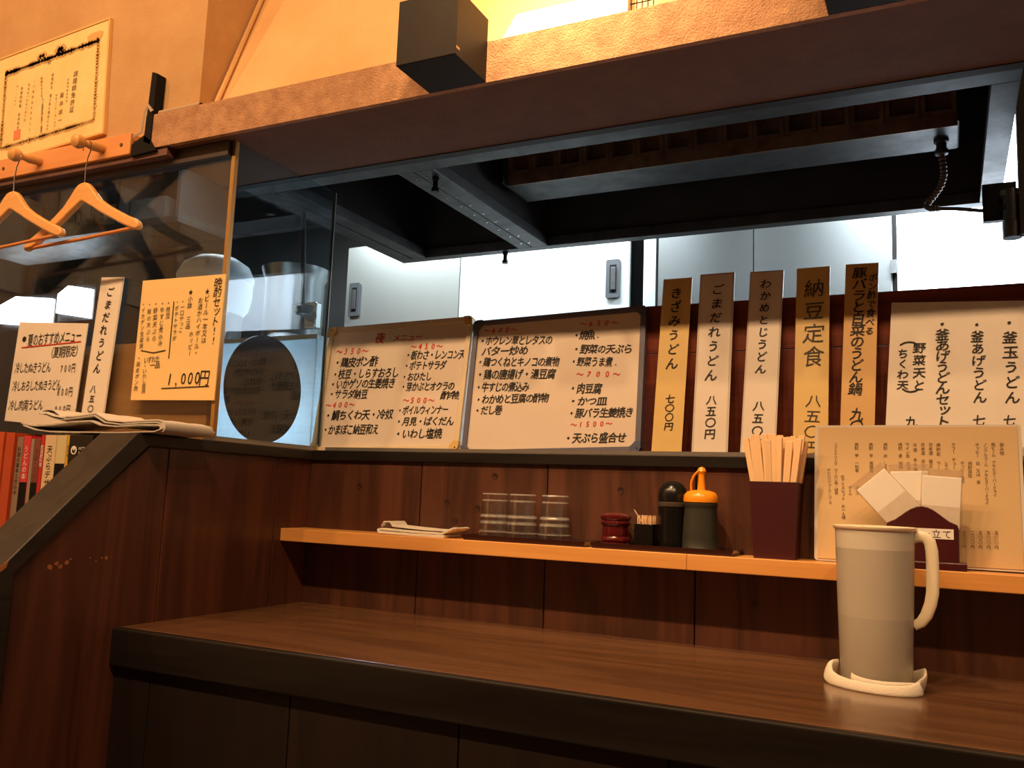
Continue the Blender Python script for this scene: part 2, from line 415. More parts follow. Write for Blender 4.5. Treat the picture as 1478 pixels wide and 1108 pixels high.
PANELS = {
 'boardA': ([-1.2054, 1.742, 1.1135], [[0.99981, 0.0, -0.01946], [0.00326, 0.98586, 0.16756], [0.01919, -0.1676, 0.98567]], 0.4182, 0.3271),
 'boardB': ([-0.7764, 1.742, 1.1135], [[0.99953, 0.0, -0.0305], [0.00511, 0.98586, 0.16752], [0.03007, -0.1676, 0.9854]], 0.4213, 0.3240),
 's1': ([-0.5113, 1.742, 1.1135], [[0.99999, 0.0, 0.00338], [-0.00055, 0.98666, 0.1628], [-0.00333, -0.1628, 0.98665]], 0.0629, 0.3879),
 's2': ([-0.4236, 1.742, 1.1135], [[0.99999, 0.0, -0.00452], [0.00074, 0.98666, 0.1628], [0.00446, -0.1628, 0.98665]], 0.0645, 0.3889),
 's3': ([-0.3299, 1.742, 1.1135], [[0.99987, 0.0, 0.01595], [-0.0026, 0.98666, 0.16278], [-0.01573, -0.1628, 0.98653]], 0.0614, 0.3867),
 's4': ([-0.2324, 1.742, 1.1135], [[1.0, 0.0, -0.00158], [0.00026, 0.98666, 0.1628], [0.00156, -0.1628, 0.98666]], 0.0637, 0.3895),
 's5': ([-0.1507, 1.742, 1.1135], [[0.99973, 0.0, 0.02308], [-0.00376, 0.98666, 0.16276], [-0.02277, -0.1628, 0.9864]], 0.0603, 0.3898),
 'big': ([0.049, 1.742, 1.1135], [[0.99884, 0.0, 0.04824], [-0.00785, 0.98666, 0.16261], [-0.0476, -0.1628, 0.98551]], 0.3053, 0.2968),
 'card': ([-0.0524, 1.683, 0.932], [[0.99999, 0.0, -0.0043], [0.00045, 0.99453, 0.10442], [0.00428, -0.10443, 0.99452]], 0.3200, 0.2375),
 'summer': ([-1.9429, 1.38, 1.1471], [[0.99773, 0.0, 0.06738], [-0.0, 1.0, 0.0], [-0.06738, -0.0, 0.99773]], 0.2500, 0.2456),
 'gomal': ([-1.7571, 1.38, 1.1627], [[0.9975, 0.0, 0.0706], [-0.0, 1.0, 0.0], [-0.0706, -0.0, 0.9975]], 0.0706, 0.3251),
 'banshaku': ([-1.5112, 1.38, 1.1985], [[0.99988, 0.0, 0.01536], [-0.0, 1.0, 0.0], [-0.01536, -0.0, 0.99988]], 0.2508, 0.2732),
 'cert': ([-2.0032, 1.364, 1.8348], [[0.9981, 0.0, -0.06158], [0.0, 1.0, 0.0], [0.06158, -0.0, 0.9981]], 0.4125, 0.2891),
}
TEXT = {
 'boardA': [
  ('夜', 'H', -0.0678, 0.2914, -0.0347, 0.2903, 0.031, 0.031, 'r'),
  ('メニュー', 'H', -0.0118, 0.2869, 0.0738, 0.2865, 0.0231, 0.0218, 'r'),
  ('〜350〜', 'H', -0.1809, 0.2618, -0.0809, 0.2587, 0.0204, 0.0221, 'r'),
  ('〜450〜', 'H', 0.042, 0.2619, 0.1337, 0.2576, 0.0187, 0.0203, 'r'),
  ('〜400〜', 'H', -0.1873, 0.12, -0.0984, 0.12, 0.0193, 0.021, 'r'),
  ('〜500〜', 'H', 0.0409, 0.1258, 0.1293, 0.1228, 0.0185, 0.0192, 'r'),
  ('・鶏皮ポン酢', 'H', -0.1827, 0.2323, -0.0481, 0.2298, 0.0242, 0.0286, 'k'),
  ('・枝豆・しらすおろし', 'H', -0.1825, 0.2012, 0.0181, 0.1979, 0.0217, 0.0281, 'k'),
  ('・いかゲソの生姜焼き', 'H', -0.1849, 0.175, 0.0123, 0.1712, 0.0213, 0.0281, 'k'),
  ('・サラダ納豆', 'H', -0.1844, 0.1497, -0.0638, 0.1452, 0.0217, 0.0265, 'k'),
  ('・鯛ちくわ天・冷奴', 'H', -0.1857, 0.0935, 0.0187, 0.0923, 0.0245, 0.0278, 'k'),
  ('・かまぼこ納豆和え', 'H', -0.1851, 0.057, -0.0167, 0.0556, 0.0202, 0.0279, 'k'),
  ('・板わさ・レンコン天', 'H', 0.0306, 0.2406, 0.1986, 0.2333, 0.0182, 0.0262, 'k'),
  ('・ポテトサラダ', 'H', 0.0296, 0.2132, 0.1495, 0.2096, 0.0185, 0.0244, 'k'),
  ('・おひたし', 'H', 0.0279, 0.1852, 0.1134, 0.183, 0.0185, 0.0233, 'k'),
  ('・芽かぶとオクラの', 'H', 0.0286, 0.1601, 0.1788, 0.1563, 0.018, 0.0241, 'k'),
  ('酢物', 'H', 0.1446, 0.1341, 0.2, 0.1337, 0.0299, 0.0222, 'k'),
  ('・ボイルウィンナー', 'H', 0.0284, 0.1006, 0.1696, 0.0999, 0.0169, 0.0239, 'k'),
  ('・月見・ばくだん', 'H', 0.0276, 0.0734, 0.188, 0.0714, 0.0217, 0.0238, 'k'),
  ('・いわし塩焼', 'H', 0.0292, 0.043, 0.1607, 0.0424, 0.0237, 0.0257, 'k'),
 ],
 'boardB': [
  ('〜600〜', 'H', -0.1846, 0.2992, -0.0966, 0.2953, 0.018, 0.018, 'r'),
  ('〜650〜', 'H', 0.0561, 0.2957, 0.148, 0.291, 0.0174, 0.0181, 'r'),
  ('〜700〜', 'H', 0.0542, 0.1783, 0.1603, 0.172, 0.0171, 0.0178, 'r'),
  ('〜1500〜', 'H', 0.0502, 0.0638, 0.1461, 0.0637, 0.0156, 0.0162, 'r'),
  ('・ホウレン草とレタスの', 'H', -0.1937, 0.2749, -0.0064, 0.2631, 0.0184, 0.0247, 'k'),
  ('バター炒め', 'H', -0.1847, 0.2479, -0.0642, 0.2427, 0.026, 0.0248, 'k'),
  ('・鶏つくねとキノコの煮物', 'H', -0.1946, 0.2225, 0.0143, 0.2101, 0.0188, 0.0258, 'k'),
  ('・鶏の唐揚げ・湯豆腐', 'H', -0.1931, 0.1918, 0.0065, 0.182, 0.0216, 0.0257, 'k'),
  ('・牛すじの煮込み', 'H', -0.1923, 0.1611, -0.055, 0.1556, 0.0186, 0.0245, 'k'),
  ('・わかめと豆腐の酢物', 'H', -0.1901, 0.1312, -0.0052, 0.1276, 0.02, 0.0241, 'k'),
  ('・だし巻', 'H', -0.1898, 0.105, -0.118, 0.1044, 0.0194, 0.0239, 'k'),
  ('・焼魚.', 'H', 0.0424, 0.2697, 0.1113, 0.2668, 0.0215, 0.0247, 'k'),
  ('・野菜の天ぷら', 'H', 0.0427, 0.2372, 0.1829, 0.228, 0.0217, 0.023, 'k'),
  ('・野菜うま煮.', 'H', 0.0401, 0.2084, 0.1558, 0.2002, 0.0179, 0.0231, 'k'),
  ('・肉豆腐', 'H', 0.0412, 0.1468, 0.1179, 0.1419, 0.0208, 0.025, 'k'),
  ('・かつ皿', 'H', 0.0422, 0.1176, 0.131, 0.1136, 0.024, 0.0216, 'k'),
  ('・豚バラ生姜焼き', 'H', 0.042, 0.0896, 0.1918, 0.0869, 0.0202, 0.0242, 'k'),
  ('・天ぷら盛合せ', 'H', 0.0376, 0.0345, 0.1779, 0.0325, 0.0217, 0.0242, 'k'),
 ],
 's1': [
  ('きざみうどん', 'V', -0.0008, 0.3693, -0.0004, 0.1801, 0.0268, 0.0268, 'k'),
  ('七〇〇円', 'V', 0.0007, 0.129, 0.002, 0.0511, 0.0208, 0.0192, 'k'),
 ],
 's2': [
  ('ごまだれうどん', 'V', 0.0032, 0.3707, -0.004, 0.1525, 0.0261, 0.0261, 'k'),
  ('八五〇円', 'V', 0.0004, 0.1275, -0.0005, 0.0334, 0.0225, 0.0225, 'k'),
 ],
 's3': [
  ('わかめとじうどん', 'V', -0.0001, 0.3731, -0.0023, 0.1652, 0.0225, 0.0225, 'k'),
  ('八五〇円', 'V', -0.002, 0.1147, -0.0029, 0.0141, 0.0219, 0.0219, 'k'),
 ],
 's4': [
  ('納豆定食', 'V', 0.0028, 0.3674, 0.0032, 0.1772, 0.0426, 0.0426, 'g'),
  ('八五〇円', 'V', 0.0056, 0.1259, 0.0008, 0.0048, 0.0313, 0.0285, 'g'),
 ],
 's5': [
  ('豚バラと白菜のうどん鍋', 'V', -0.0032, 0.3814, -0.0051, 0.1215, 0.0261, 0.0261, 'k'),
  ('九〇〇円', 'V', -0.0008, 0.0951, -0.0028, 0.0046, 0.0252, 0.0252, 'k'),
  ('ポン酢で食べる', 'V', 0.0211, 0.3674, 0.0164, 0.2396, 0.0173, 0.018, 'k'),
 ],
 'big': [
  ('・釜玉うどん', 'V', 0.0427, 0.2681, 0.0505, 0.1013, 0.0252, 0.0252, 'k'),
  ('七〇〇円', 'V', 0.0455, 0.0843, 0.0452, -0.0015, 0.0205, 0.0205, 'k'),
  ('・釜あげうどん', 'V', -0.0087, 0.2621, 0.0002, 0.1026, 0.023, 0.023, 'k'),
  ('七〇〇円', 'V', -0.0013, 0.0823, -0.001, -0.0046, 0.0207, 0.0207, 'k'),
  ('・釜あげうどんセット', 'V', -0.0649, 0.2627, -0.0577, 0.0565, 0.0245, 0.0239, 'k'),
  ('九〇〇円', 'V', -0.11, 0.0746, -0.1076, -0.0116, 0.0207, 0.0207, 'k'),
  ('（', 'V', -0.1195, 0.2323, -0.1189, 0.2162, 0.0301, 0.0301, 'k'),
  ('野菜天と', 'V', -0.1018, 0.2179, -0.099, 0.1215, 0.0222, 0.0222, 'k'),
  ('ちくわ天', 'V', -0.1291, 0.2045, -0.1265, 0.1233, 0.0197, 0.0197, 'k'),
  ('）', 'V', -0.1145, 0.121, -0.1139, 0.1056, 0.029, 0.029, 'k'),
 ],
 'card': [
  ('飲み物', 'V', 0.1365, 0.21, 0.1357, 0.1884, 0.0067, 0.0072, 'b'),
  ('瓶ビール\u3000アサヒスーパードライ', 'V', 0.1235, 0.21, 0.1231, 0.1176, 0.0066, 0.0065, 'b'),
  ('五〇〇円', 'V', 0.1233, 0.0621, 0.1221, 0.03, 0.0064, 0.0069, 'b'),
  ('ノンアルコール\u3000アサヒスーパードライ', 'V', 0.1118, 0.2099, 0.1109, 0.1041, 0.0066, 0.0062, 'b'),
  ('五〇〇円', 'V', 0.1116, 0.0616, 0.1105, 0.0294, 0.0064, 0.0069, 'b'),
  ('ホッピー\u3000白\u3000又は\u3000黒', 'V', 0.0993, 0.2099, 0.0993, 0.1385, 0.0067, 0.0068, 'b'),
  ('五〇〇円', 'V', 0.0997, 0.061, 0.0986, 0.0292, 0.0065, 0.007, 'b'),
  ('焼酎追加', 'V', 0.0876, 0.1773, 0.0867, 0.1492, 0.0067, 0.0072, 'b'),
  ('二〇〇円', 'V', 0.0878, 0.0605, 0.0868, 0.0291, 0.0065, 0.007, 'b'),
  ('ホッピー追加', 'V', 0.0759, 0.1779, 0.0748, 0.1397, 0.0067, 0.0067, 'b'),
  ('三〇〇円', 'V', 0.0754, 0.0599, 0.0745, 0.0291, 0.0065, 0.007, 'b'),
  ('サワー\u3000チュー', 'V', 0.063, 0.2098, 0.0631, 0.1635, 0.0068, 0.0069, 'b'),
  ('レモン', 'V', 0.0512, 0.1776, 0.0508, 0.162, 0.0068, 0.0055, 'b'),
  ('焼酎割\u3000ウー', 'V', 0.0396, 0.2097, 0.0391, 0.1618, 0.0068, 0.0074, 'b'),
  ('日本酒\u3000菊正', 'V', 0.0273, 0.2096, 0.027, 0.1655, 0.0069, 0.0074, 'b'),
  ('日本酒\u3000月山', 'V', 0.0149, 0.2096, 0.0149, 0.1653, 0.0069, 0.0074, 'b'),
  ('冷酒\u3000あら磯', 'V', 0.0022, 0.2096, 0.0024, 0.1572, 0.0069, 0.0074, 'b'),
  ('ワイン赤\u3000又は', 'V', -0.0099, 0.2095, -0.009, 0.1609, 0.0069, 0.0073, 'b'),
  ('焼酎\u3000麦\u3000田苑', 'V', -0.0215, 0.2095, -0.0208, 0.1621, 0.007, 0.0071, 'b'),
  ('焼酎\u3000米\u3000しろ', 'V', -0.0454, 0.2094, -0.046, 0.1617, 0.007, 0.0072, 'b'),
  ('焼酎\u3000芋\u3000黒霧島', 'V', -0.0698, 0.2093, -0.069, 0.1551, 0.0071, 0.0071, 'b'),
  ('焼酎\u3000芋\u3000一刻者', 'V', -0.0937, 0.2092, -0.0933, 0.1554, 0.0071, 0.0071, 'b'),
  ('グラス', 'V', -0.0927, 0.1311, -0.0928, 0.1142, 0.007, 0.0059, 'b'),
  ('ボトル', 'V', -0.1048, 0.1308, -0.1048, 0.1133, 0.007, 0.0061, 'b'),
  ('◎アイスセット\u3000お一人様', 'V', -0.1174, 0.1504, -0.1161, 0.0706, 0.007, 0.007, 'b'),
  ('ソフトドリンク\u3000ウーロン茶・緑茶', 'V', -0.1296, 0.2091, -0.1282, 0.114, 0.0071, 0.0062, 'b'),
  ('オレンジジュース・コーラ', 'V', -0.1413, 0.162, -0.1389, 0.0961, 0.0071, 0.0058, 'b'),
 ],
 'summer': [
  ('夏のおすすめメニュー', 'H', -0.0811, 0.2002, 0.1106, 0.2172, 0.0208, 0.0339, 'k'),
  ('●', 'H', -0.1049, 0.203, -0.0845, 0.2042, 0.0185, 0.0185, 'k'),
  ('（夏期限定）', 'H', 0.0004, 0.1722, 0.1183, 0.1815, 0.0213, 0.0299, 'k'),
  ('冷したぬきうどん', 'H', -0.1129, 0.1309, 0.0181, 0.1389, 0.0177, 0.029, 'k'),
  ('700円', 'H', 0.0505, 0.1342, 0.1055, 0.1402, 0.0149, 0.0238, 'k'),
  ('冷しおろしたぬきうどん', 'H', -0.1117, 0.0862, 0.0643, 0.0987, 0.0173, 0.0287, 'k'),
  ('800円', 'H', 0.0511, 0.0793, 0.108, 0.0841, 0.0154, 0.024, 'k'),
  ('冷し肉南うどん', 'H', -0.1142, 0.0387, 0.0108, 0.0477, 0.0193, 0.029, 'k'),
  ('800円', 'H', 0.0516, 0.0375, 0.1083, 0.0436, 0.0154, 0.0227, 'k'),
 ],
 'gomal': [
  ('ごまだれうどん', 'V', 0.0016, 0.3079, -0.0051, 0.0984, 0.0251, 0.0251, 'k'),
  ('八五〇円', 'V', -0.0076, 0.0765, -0.0074, -0.0147, 0.0196, 0.0196, 'k'),
 ],
 'banshaku': [
  ('晩酌セット!!', 'V', 0.107, 0.2657, 0.1087, 0.1179, 0.0236, 0.0236, 'k'),
  ('★ビール一本又は', 'V', 0.0777, 0.2449, 0.0807, 0.1222, 0.0151, 0.0151, 'k'),
  ('お酒かハイボール・', 'V', 0.0599, 0.2259, 0.0616, 0.0958, 0.0144, 0.0144, 'k'),
  ('ホッピー', 'V', 0.0414, 0.1515, 0.0433, 0.0962, 0.013, 0.013, 'k'),
  ('★小鉢\u3000三品', 'V', 0.0287, 0.2458, 0.0297, 0.1555, 0.0146, 0.0146, 'k'),
  ('・一口やっこ', 'V', 0.0074, 0.2249, 0.0095, 0.1489, 0.0132, 0.0132, 'k'),
  ('・ポテトサラダ', 'V', -0.0094, 0.2246, -0.0077, 0.1301, 0.0125, 0.0125, 'k'),
  ('・枝豆', 'V', -0.0365, 0.2245, -0.0336, 0.1813, 0.0141, 0.0141, 'k'),
  ('・牛すじ煮込み', 'V', -0.0551, 0.2243, -0.0489, 0.1202, 0.0141, 0.0141, 'k'),
  ('・野菜天ぷら', 'V', -0.0762, 0.2253, -0.0692, 0.1307, 0.0142, 0.0142, 'k'),
  ('・鮭の天ぷら', 'V', -0.0951, 0.2244, -0.0885, 0.1298, 0.0128, 0.0128, 'k'),
  ('・イカゲソ生姜焼', 'V', -0.1144, 0.2246, -0.1072, 0.1161, 0.0128, 0.0128, 'k'),
  ('・いわし塩焼', 'V', -0.09, 0.0823, -0.086, 0.0152, 0.0125, 0.0125, 'k'),
  ('・鶏皮ポン酢', 'V', -0.1113, 0.1013, -0.1109, 0.0197, 0.0125, 0.0125, 'k'),
  ('いずれか', 'H', -0.094, 0.0891, -0.0476, 0.0926, 0.0126, 0.017, 'k'),
  ('一品', 'H', -0.0745, 0.0776, -0.0428, 0.0797, 0.0171, 0.017, 'k'),
  ('1,000円', 'H', -0.0196, 0.0455, 0.1031, 0.049, 0.0317, 0.0375, 'k'),
 ],
 'cert': [
  ('調理師免許証', 'V', 0.0994, 0.1843, 0.0913, 0.0735, 0.0168, 0.0168, 'b'),
  ('本籍地都道府県', 'V', 0.0721, 0.1713, 0.0708, 0.1052, 0.0068, 0.0068, 'b'),
  ('藤井誠一', 'V', 0.0527, 0.1406, 0.0505, 0.0529, 0.0145, 0.0145, 'b'),
  ('昭和三十年一月一日生', 'V', 0.0318, 0.1391, 0.0329, 0.0482, 0.0065, 0.0065, 'b'),
  ('調理師法\u3000第三条の規定により', 'V', 0.0129, 0.1992, 0.0043, 0.0447, 0.0094, 0.0094, 'b'),
  ('免許を与える', 'V', -0.0302, 0.1995, -0.0246, 0.1417, 0.0091, 0.0091, 'b'),
  ('よって調理師名簿に登録し\u3000調理師', 'V', -0.0202, 0.1406, -0.0173, 0.0463, 0.0079, 0.0079, 'b'),
  ('この免許証を交付する', 'V', -0.0572, 0.2018, -0.0635, 0.0578, 0.0074, 0.0074, 'b'),
  ('昭和五十五年三月十日', 'V', -0.0772, 0.1943, -0.0856, 0.0898, 0.0074, 0.0074, 'b'),
  ('兵庫県知事\u3000坂井時忠', 'V', -0.105, 0.1921, -0.1105, 0.0733, 0.0096, 0.0096, 'b'),
  ('第一二三四号', 'V', -0.1239, 0.2012, -0.1292, 0.142, 0.0052, 0.0052, 'b'),
  ('☆', 'V', -0.005, 0.2404, -0.0035, 0.2246, 0.0164, 0.0164, 'b'),
 ],
}
LINES = {'summer': [(-0.1, 0.1822, 0.111, 0.2023)], 'banshaku': [(-0.0319, 0.026, 0.1078, 0.0303), (-0.0198, 0.2199, -0.0185, 0.092), (-0.1077, 0.1124, -0.0682, 0.1059), (-0.0682, 0.1059, -0.031, 0.1106)]}


def panel(key, name, label, cat, group=None):
    bc, mrows, w_, h_ = PANELS[key]
    o = bpy.data.objects.new(name, None); C.objects.link(o)
    m = Matrix([list(mrows[0])+[bc[0]], list(mrows[1])+[bc[1]], list(mrows[2])+[bc[2]], [0, 0, 0, 1]])
    o.matrix_world = m
    return tag(o, label, cat, group), w_, h_

# ------------------------------------------------------------------ the room
YG, YB, ZB, ZL, XS = 1.347, 1.725, 1.772, 1.113, -1.40
struct(bx('floor', -5.6, 1.9, -2.2, 3.8, -0.05, 0, M_FLOOR))
struct(bx('ceiling', -3.0, 1.9, -2.2, 1.75, 3.33, 3.39, M_CEIL))
struct(bx('ceiling', -5.6, 1.9, 1.42, 3.8, 2.46, 2.52, M_DARKWALL)).name = 'ceiling.001'
struct(bx('wall_upper', -3.0, 1.9, 1.70, 1.75, 2.46, 3.33, M_CANOPY))
struct(bx('wall_rear', -3.0, 1.9, -2.2, -2.14, 0, 3.33, M_ROOMWALL))
wl = struct(bx('wall_left', -3.0, -2.92, -2.14, 1.70, 0, 3.33, mat('left_wall_paper', (214, 186, 146), 0.8)))
struct(bx('wall_right', 1.84, 1.9, -2.14, 3.72, 0, 3.33, M_KWALL))
# plaster wall over the front pane, left of the canopy
struct(OBJ('wall_front', MB().box(-2.92, -1.495, 1.372, 1.42, 1.80, 3.33), M_PLASTER))
struct(OBJ('wall_front', MB().box(-1.545, -1.495, 1.42, 1.70, 1.90, 3.33), M_PLASTER)).name = 'wall_side'
# window header under it
struct(bx('trim_1', -2.92, -1.56, 1.352, 1.42, 1.752, 1.80, wood('brown_header_wood', (84, 56, 50), (104, 70, 60), 'x', 0.5)))
struct(bx('trim_2', -2.92, -1.40, 1.375, 1.41, 1.738, 1.770, wood('dark_header_wood', (48, 38, 40), (66, 52, 52), 'x', 0.5)))
# canopy: sloping cladding above the beam
cv = MB(); cv.hexa([(-1.494, 1.405, 1.84), (1.84, 1.405, 1.84), (1.84, 1.47, 1.84), (-1.494, 1.47, 1.84),
                    (-1.494, 1.63, 2.46), (1.84, 1.63, 2.46), (1.84, 1.70, 2.46), (-1.494, 1.70, 2.46)])
struct(OBJ('wall_canopy', cv, M_CANOPY))
bt = struct(OBJ('trim_3', MB().tube([(-1.487, 1.402, 1.855), (-1.487, 1.622, 2.455)], 0.006, 8), M_CANOPY))
# beam and its underside
bm_ = sroot('beam')
OBJ('beam_face', MB().box(-1.632, 1.84, YG, YG+0.012, ZB, 1.852), M_BEAM, bm_)
OBJ('beam_top', MB().box(-1.632, 1.84, YG+0.012, 1.41, 1.838, 1.852), M_BEAM, bm_)
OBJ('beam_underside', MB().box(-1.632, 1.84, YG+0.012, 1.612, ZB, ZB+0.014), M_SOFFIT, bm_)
OBJ('beam_back_shade', MB().box(-1.632, 1.84, 1.612, 1.636, ZB-0.002, 1.84), wood('shaded_back_strip', (26, 18, 15), (34, 24, 20), 'x', 0.6), bm_)  # dark colour paints the shaded gap behind the beam

# back wall of planks under the serving opening
wb = sroot('wall_back')
OBJ('backing', MB().box(-1.43, 0.55, YB+0.012, YB+0.05, 0, ZL-0.024), M_BLACKM, wb)
xs = [-1.40, -1.079, -0.764, -0.4447, -0.126, 0.19, 0.505]
for a, b in zip(xs, xs[1:]):
    OBJ('plank', MB().box(a+0.0012, b-0.0012, YB, YB+0.016, 0.70, ZL-0.022), M_PLANK, wb, 0.0015)
for kx, kz in ((-1.008, 1.0), (-0.93, 0.99), (-0.89, 1.062), (-0.985, 0.96), (-1.25, 1.03), (-0.33, 0.84), (-0.60, 1.04)):
    kk = OBJ('knot', MB().lathe([(0, 0), (0.0045, 0), (0.007, 0.0006), (0.0072, -0.001)], n=14), wood('knot_wood', (44, 20, 14), (70, 34, 22), 'z', 0.5), wb)
    kk.rotation_euler = (PI/2, 0, 0); kk.location = (kx, YB-0.0006, kz)
struct(bx('trim_4', -1.41, 0.55, 1.716, 1.90, ZL-0.024, ZL, M_BLACKWOOD, None, 0.002))
struct(bx('trim_5', -1.36, 0.55, 1.728, 1.736, ZL, ZL+0.008, M_ALU))

# side partition: planks, sloping cap, ledge
wp = sroot('wall_partition')
def sidez(y):   # height of the planks under the cap
    return min(ZL-0.024, 0.862 + (y-0.975)*(1.083-0.862)/(1.205-0.975))
ys_ = [0.965, 1.2855, 1.610, YB+0.02]
for a, b in zip(ys_, ys_[1:]):
    a += 0.0012; b -= 0.0012
    pts = [(a, 0.0), (b, 0.0), (b, sidez(b))]
    if a < 1.22 < b: pts.append((1.2367, ZL-0.024))
    pts.append((a, sidez(a)))
    OBJ('plank', MB().prism(pts, 'x', XS-0.018, XS), M_PLANK2, wp, 0.0012)
pts = [(0.965, 0.0), (YB+0.02, 0.0), (YB+0.02, ZL-0.026), (1.237, ZL-0.026), (0.965, 0.85)]
OBJ('backing', MB().prism(pts, 'x', XS-0.085, XS-0.019), M_BLACKM, wp)
cap = [(0.945, 0.0), (0.975, 0.0), (0.975, 0.862), (1.2255, 1.089), (1.745, 1.089), (1.745, ZL), (1.197, ZL), (0.945, 0.868)]
cp = OBJ('cap', MB().prism(cap, 'x', XS-0.095, XS+0.010), M_CAP, wp, 0.0025)
# scuffs in the varnish on the partition
sc_ = MB()
for (y, z, s) in ((1.045, 0.868, .012), (1.058, 0.873, .008), (1.066, 0.868, .009), (1.078, 0.874, .008), (1.085, 0.880, .004), (1.125, 0.880, .004), (1.138, 0.874, .003), (1.150, 0.879, .004), (1.160, 0.878, .007), (1.170, 0.880, .003)):
    k = 7; n0 = len(sc_.v)
    for i in range(k):
        a = 2*PI*i/k; sc_.v.append((XS+0.0004, y+math.cos(a)*s*0.6*R(.6, 1.2), z+math.sin(a)*s*0.55*R(.5, 1.2)))
    sc_.f.append(tuple(range(n0, n0+k)))
OBJ('scuff_mark', sc_, mat('bare_wood_scuff', (176, 112, 62), 0.7), wp)
OBJ('chipped_corner', MB().prism([(.9442, .866), (.9442, .874), (.952, .8775), (.962, .885), (.958, .872), (.950, .866)], 'x', XS+.0102, XS+.0108), mat('bare_wood_scuff', (176, 112, 62), .7), wp)
# side channel and glazing
struct(bx('trim_6', XS-0.03, XS+0.004, 1.40, 1.735, ZL, ZL+0.010, M_ALU))
w1 = sroot('window_1')
OBJ('pane', MB().box(-2.90, -1.392, 1.388, 1.393, ZL, 1.772), M_GLASSF, w1)
OBJ('glass_edge', MB().box(-1.398, -1.388, 1.386, 1.397, ZL+0.008, 1.772), M_POSTY, w1)
w2 = sroot('window_2')
OBJ('pane', MB().box(-1.395, -1.390, 1.397, 1.742, ZL+0.008, 1.772), M_GLASSS, w2)
OBJ('edge_strip', MB().box(-1.398, -1.388, 1.742, 1.745, ZL+0.008, 1.772), mat('grey_glass_edge', (120, 130, 128), 0.3), w2)
# low wooden board behind the front pane
tag(bx('backing_board', -1.875, -1.43, 1.405, 1.425, 0.0, 1.335, M_PLY), 'light wooden board behind the glass under the orange set menu', 'board')

# ------------------------------------------------------------------ counter
ct = thing('counter', 'long dark brown wooden counter with black front edge', 'counter', (0, 0, 0))
OBJ('worktop', MB().box(XS+0.001, 0.55, 1.205, YB-0.001, 0.722, 0.75), M_COUNTER, ct, 0.002)
OBJ('front_rail', MB().box(XS+0.001, 0.55, 1.185, 1.2045, 0.682, 0.7505), M_BLACKWOOD, ct, 0.004, seg=3)
fx = [-1.40, -1.306, -0.983, -0.6625, -0.342, -0.02, 0.30, 0.55]
for a, b in zip(fx, fx[1:]):
    OBJ('panel_board', MB().box(a+0.0012, b-0.0012, 1.20, 1.214, 0.0, 0.6815), M_PANELDK, ct, 0.0012)
OBJ('carcass', MB().box(XS+0.001, 0.55, 1.215, 1.70, 0.0, 0.70), M_BLACKM, ct)
# ------------------------------------------------------------------ condiment shelf
sh = thing('wall_shelf', 'narrow honey coloured wooden shelf along the dark planks', 'shelf', (0, 0, 0))
OBJ('board', MB().box(XS+0.0005, -0.4375, 1.633, YB-0.0005, 0.897, 0.926), M_SHELF, sh, 0.0015)
OBJ('board', MB().box(-0.4370, 0.55, 1.633, YB-0.0005, 0.897, 0.926), M_SHELF, sh, 0.0015)

# ------------------------------------------------------------------ black boxes on the beam
def beam_box(x0, x1, y0, z1, label):
    t = thing('black_box', label, 'box', ((x0+x1)/2, YG, ZB), group='black boxes on the beam')
    w2 = (x1-x0)/2; d = YG-0.0005-y0+YG*0
    OBJ('casing', MB().box(-w2, w2, y0-YG, -0.0005, 0.0, z1-ZB), M_BOXBLK, t, 0.0015)
    OBJ('wood_edge', MB().box(w2, w2+0.0006, y0-YG+0.003, y0-YG+0.014, 0.012, 0.017), mat('bare_edge', (190, 150, 96), 0.6), t)
    return t
beam_box(-0.868, -0.746, 1.232, 1.895, 'black box fixed to the tan beam, left of the lit niche')
beam_box(-0.150, -0.020, 1.232, 1.895, 'black box at the top edge of the photo, right end of the tan beam')
# things lying on the beam
t = thing('paper_stack', 'bright white paper stack lying on top of the tan beam', 'paper', (-0.59, 1.372, 1.852))
for i in range(5):
    OBJ('sheet', MB().hexa([(-0.13+.006*i, -0.02, .009*i), (0.113, -0.02, .009*i), (0.113, 0.02, .009*i), (-0.13+.006*i, 0.02, .009*i),
        (-0.127+.006*i, -0.02, .0085+.009*i), (0.113, -0.02, .0085+.009*i), (0.113, 0.02, .0085+.009*i), (-0.127+.006*i, 0.02, .0085+.009*i)]), M_PAPER, t)
t = thing('wire_basket', 'small black wire basket on top of the tan beam', 'basket', (-0.452, 1.37, 1.852))
for i in range(5): OBJ('wire', MB().tube([(-0.02+.01*i, -0.015, 0), (-0.02+.01*i, -0.015, 0.05)], 0.0012, 5), M_BLACK, t)
for i in range(4): OBJ('wire', MB().tube([(-0.022, -0.015, 0.001+.015*i), (0.022, -0.015, 0.001+.015*i)], 0.0012, 5), M_BLACK, t)
OBJ('base', MB().box(-.022, .022, -.016, .02, 0, .003), M_BLACK, t)
tag(bx('wood_block', -0.425, -0.33, 1.352, 1.40, 1.852, 1.895, M_RAIL, None, 0.001), 'brown wooden block on top of the tan beam', 'block')
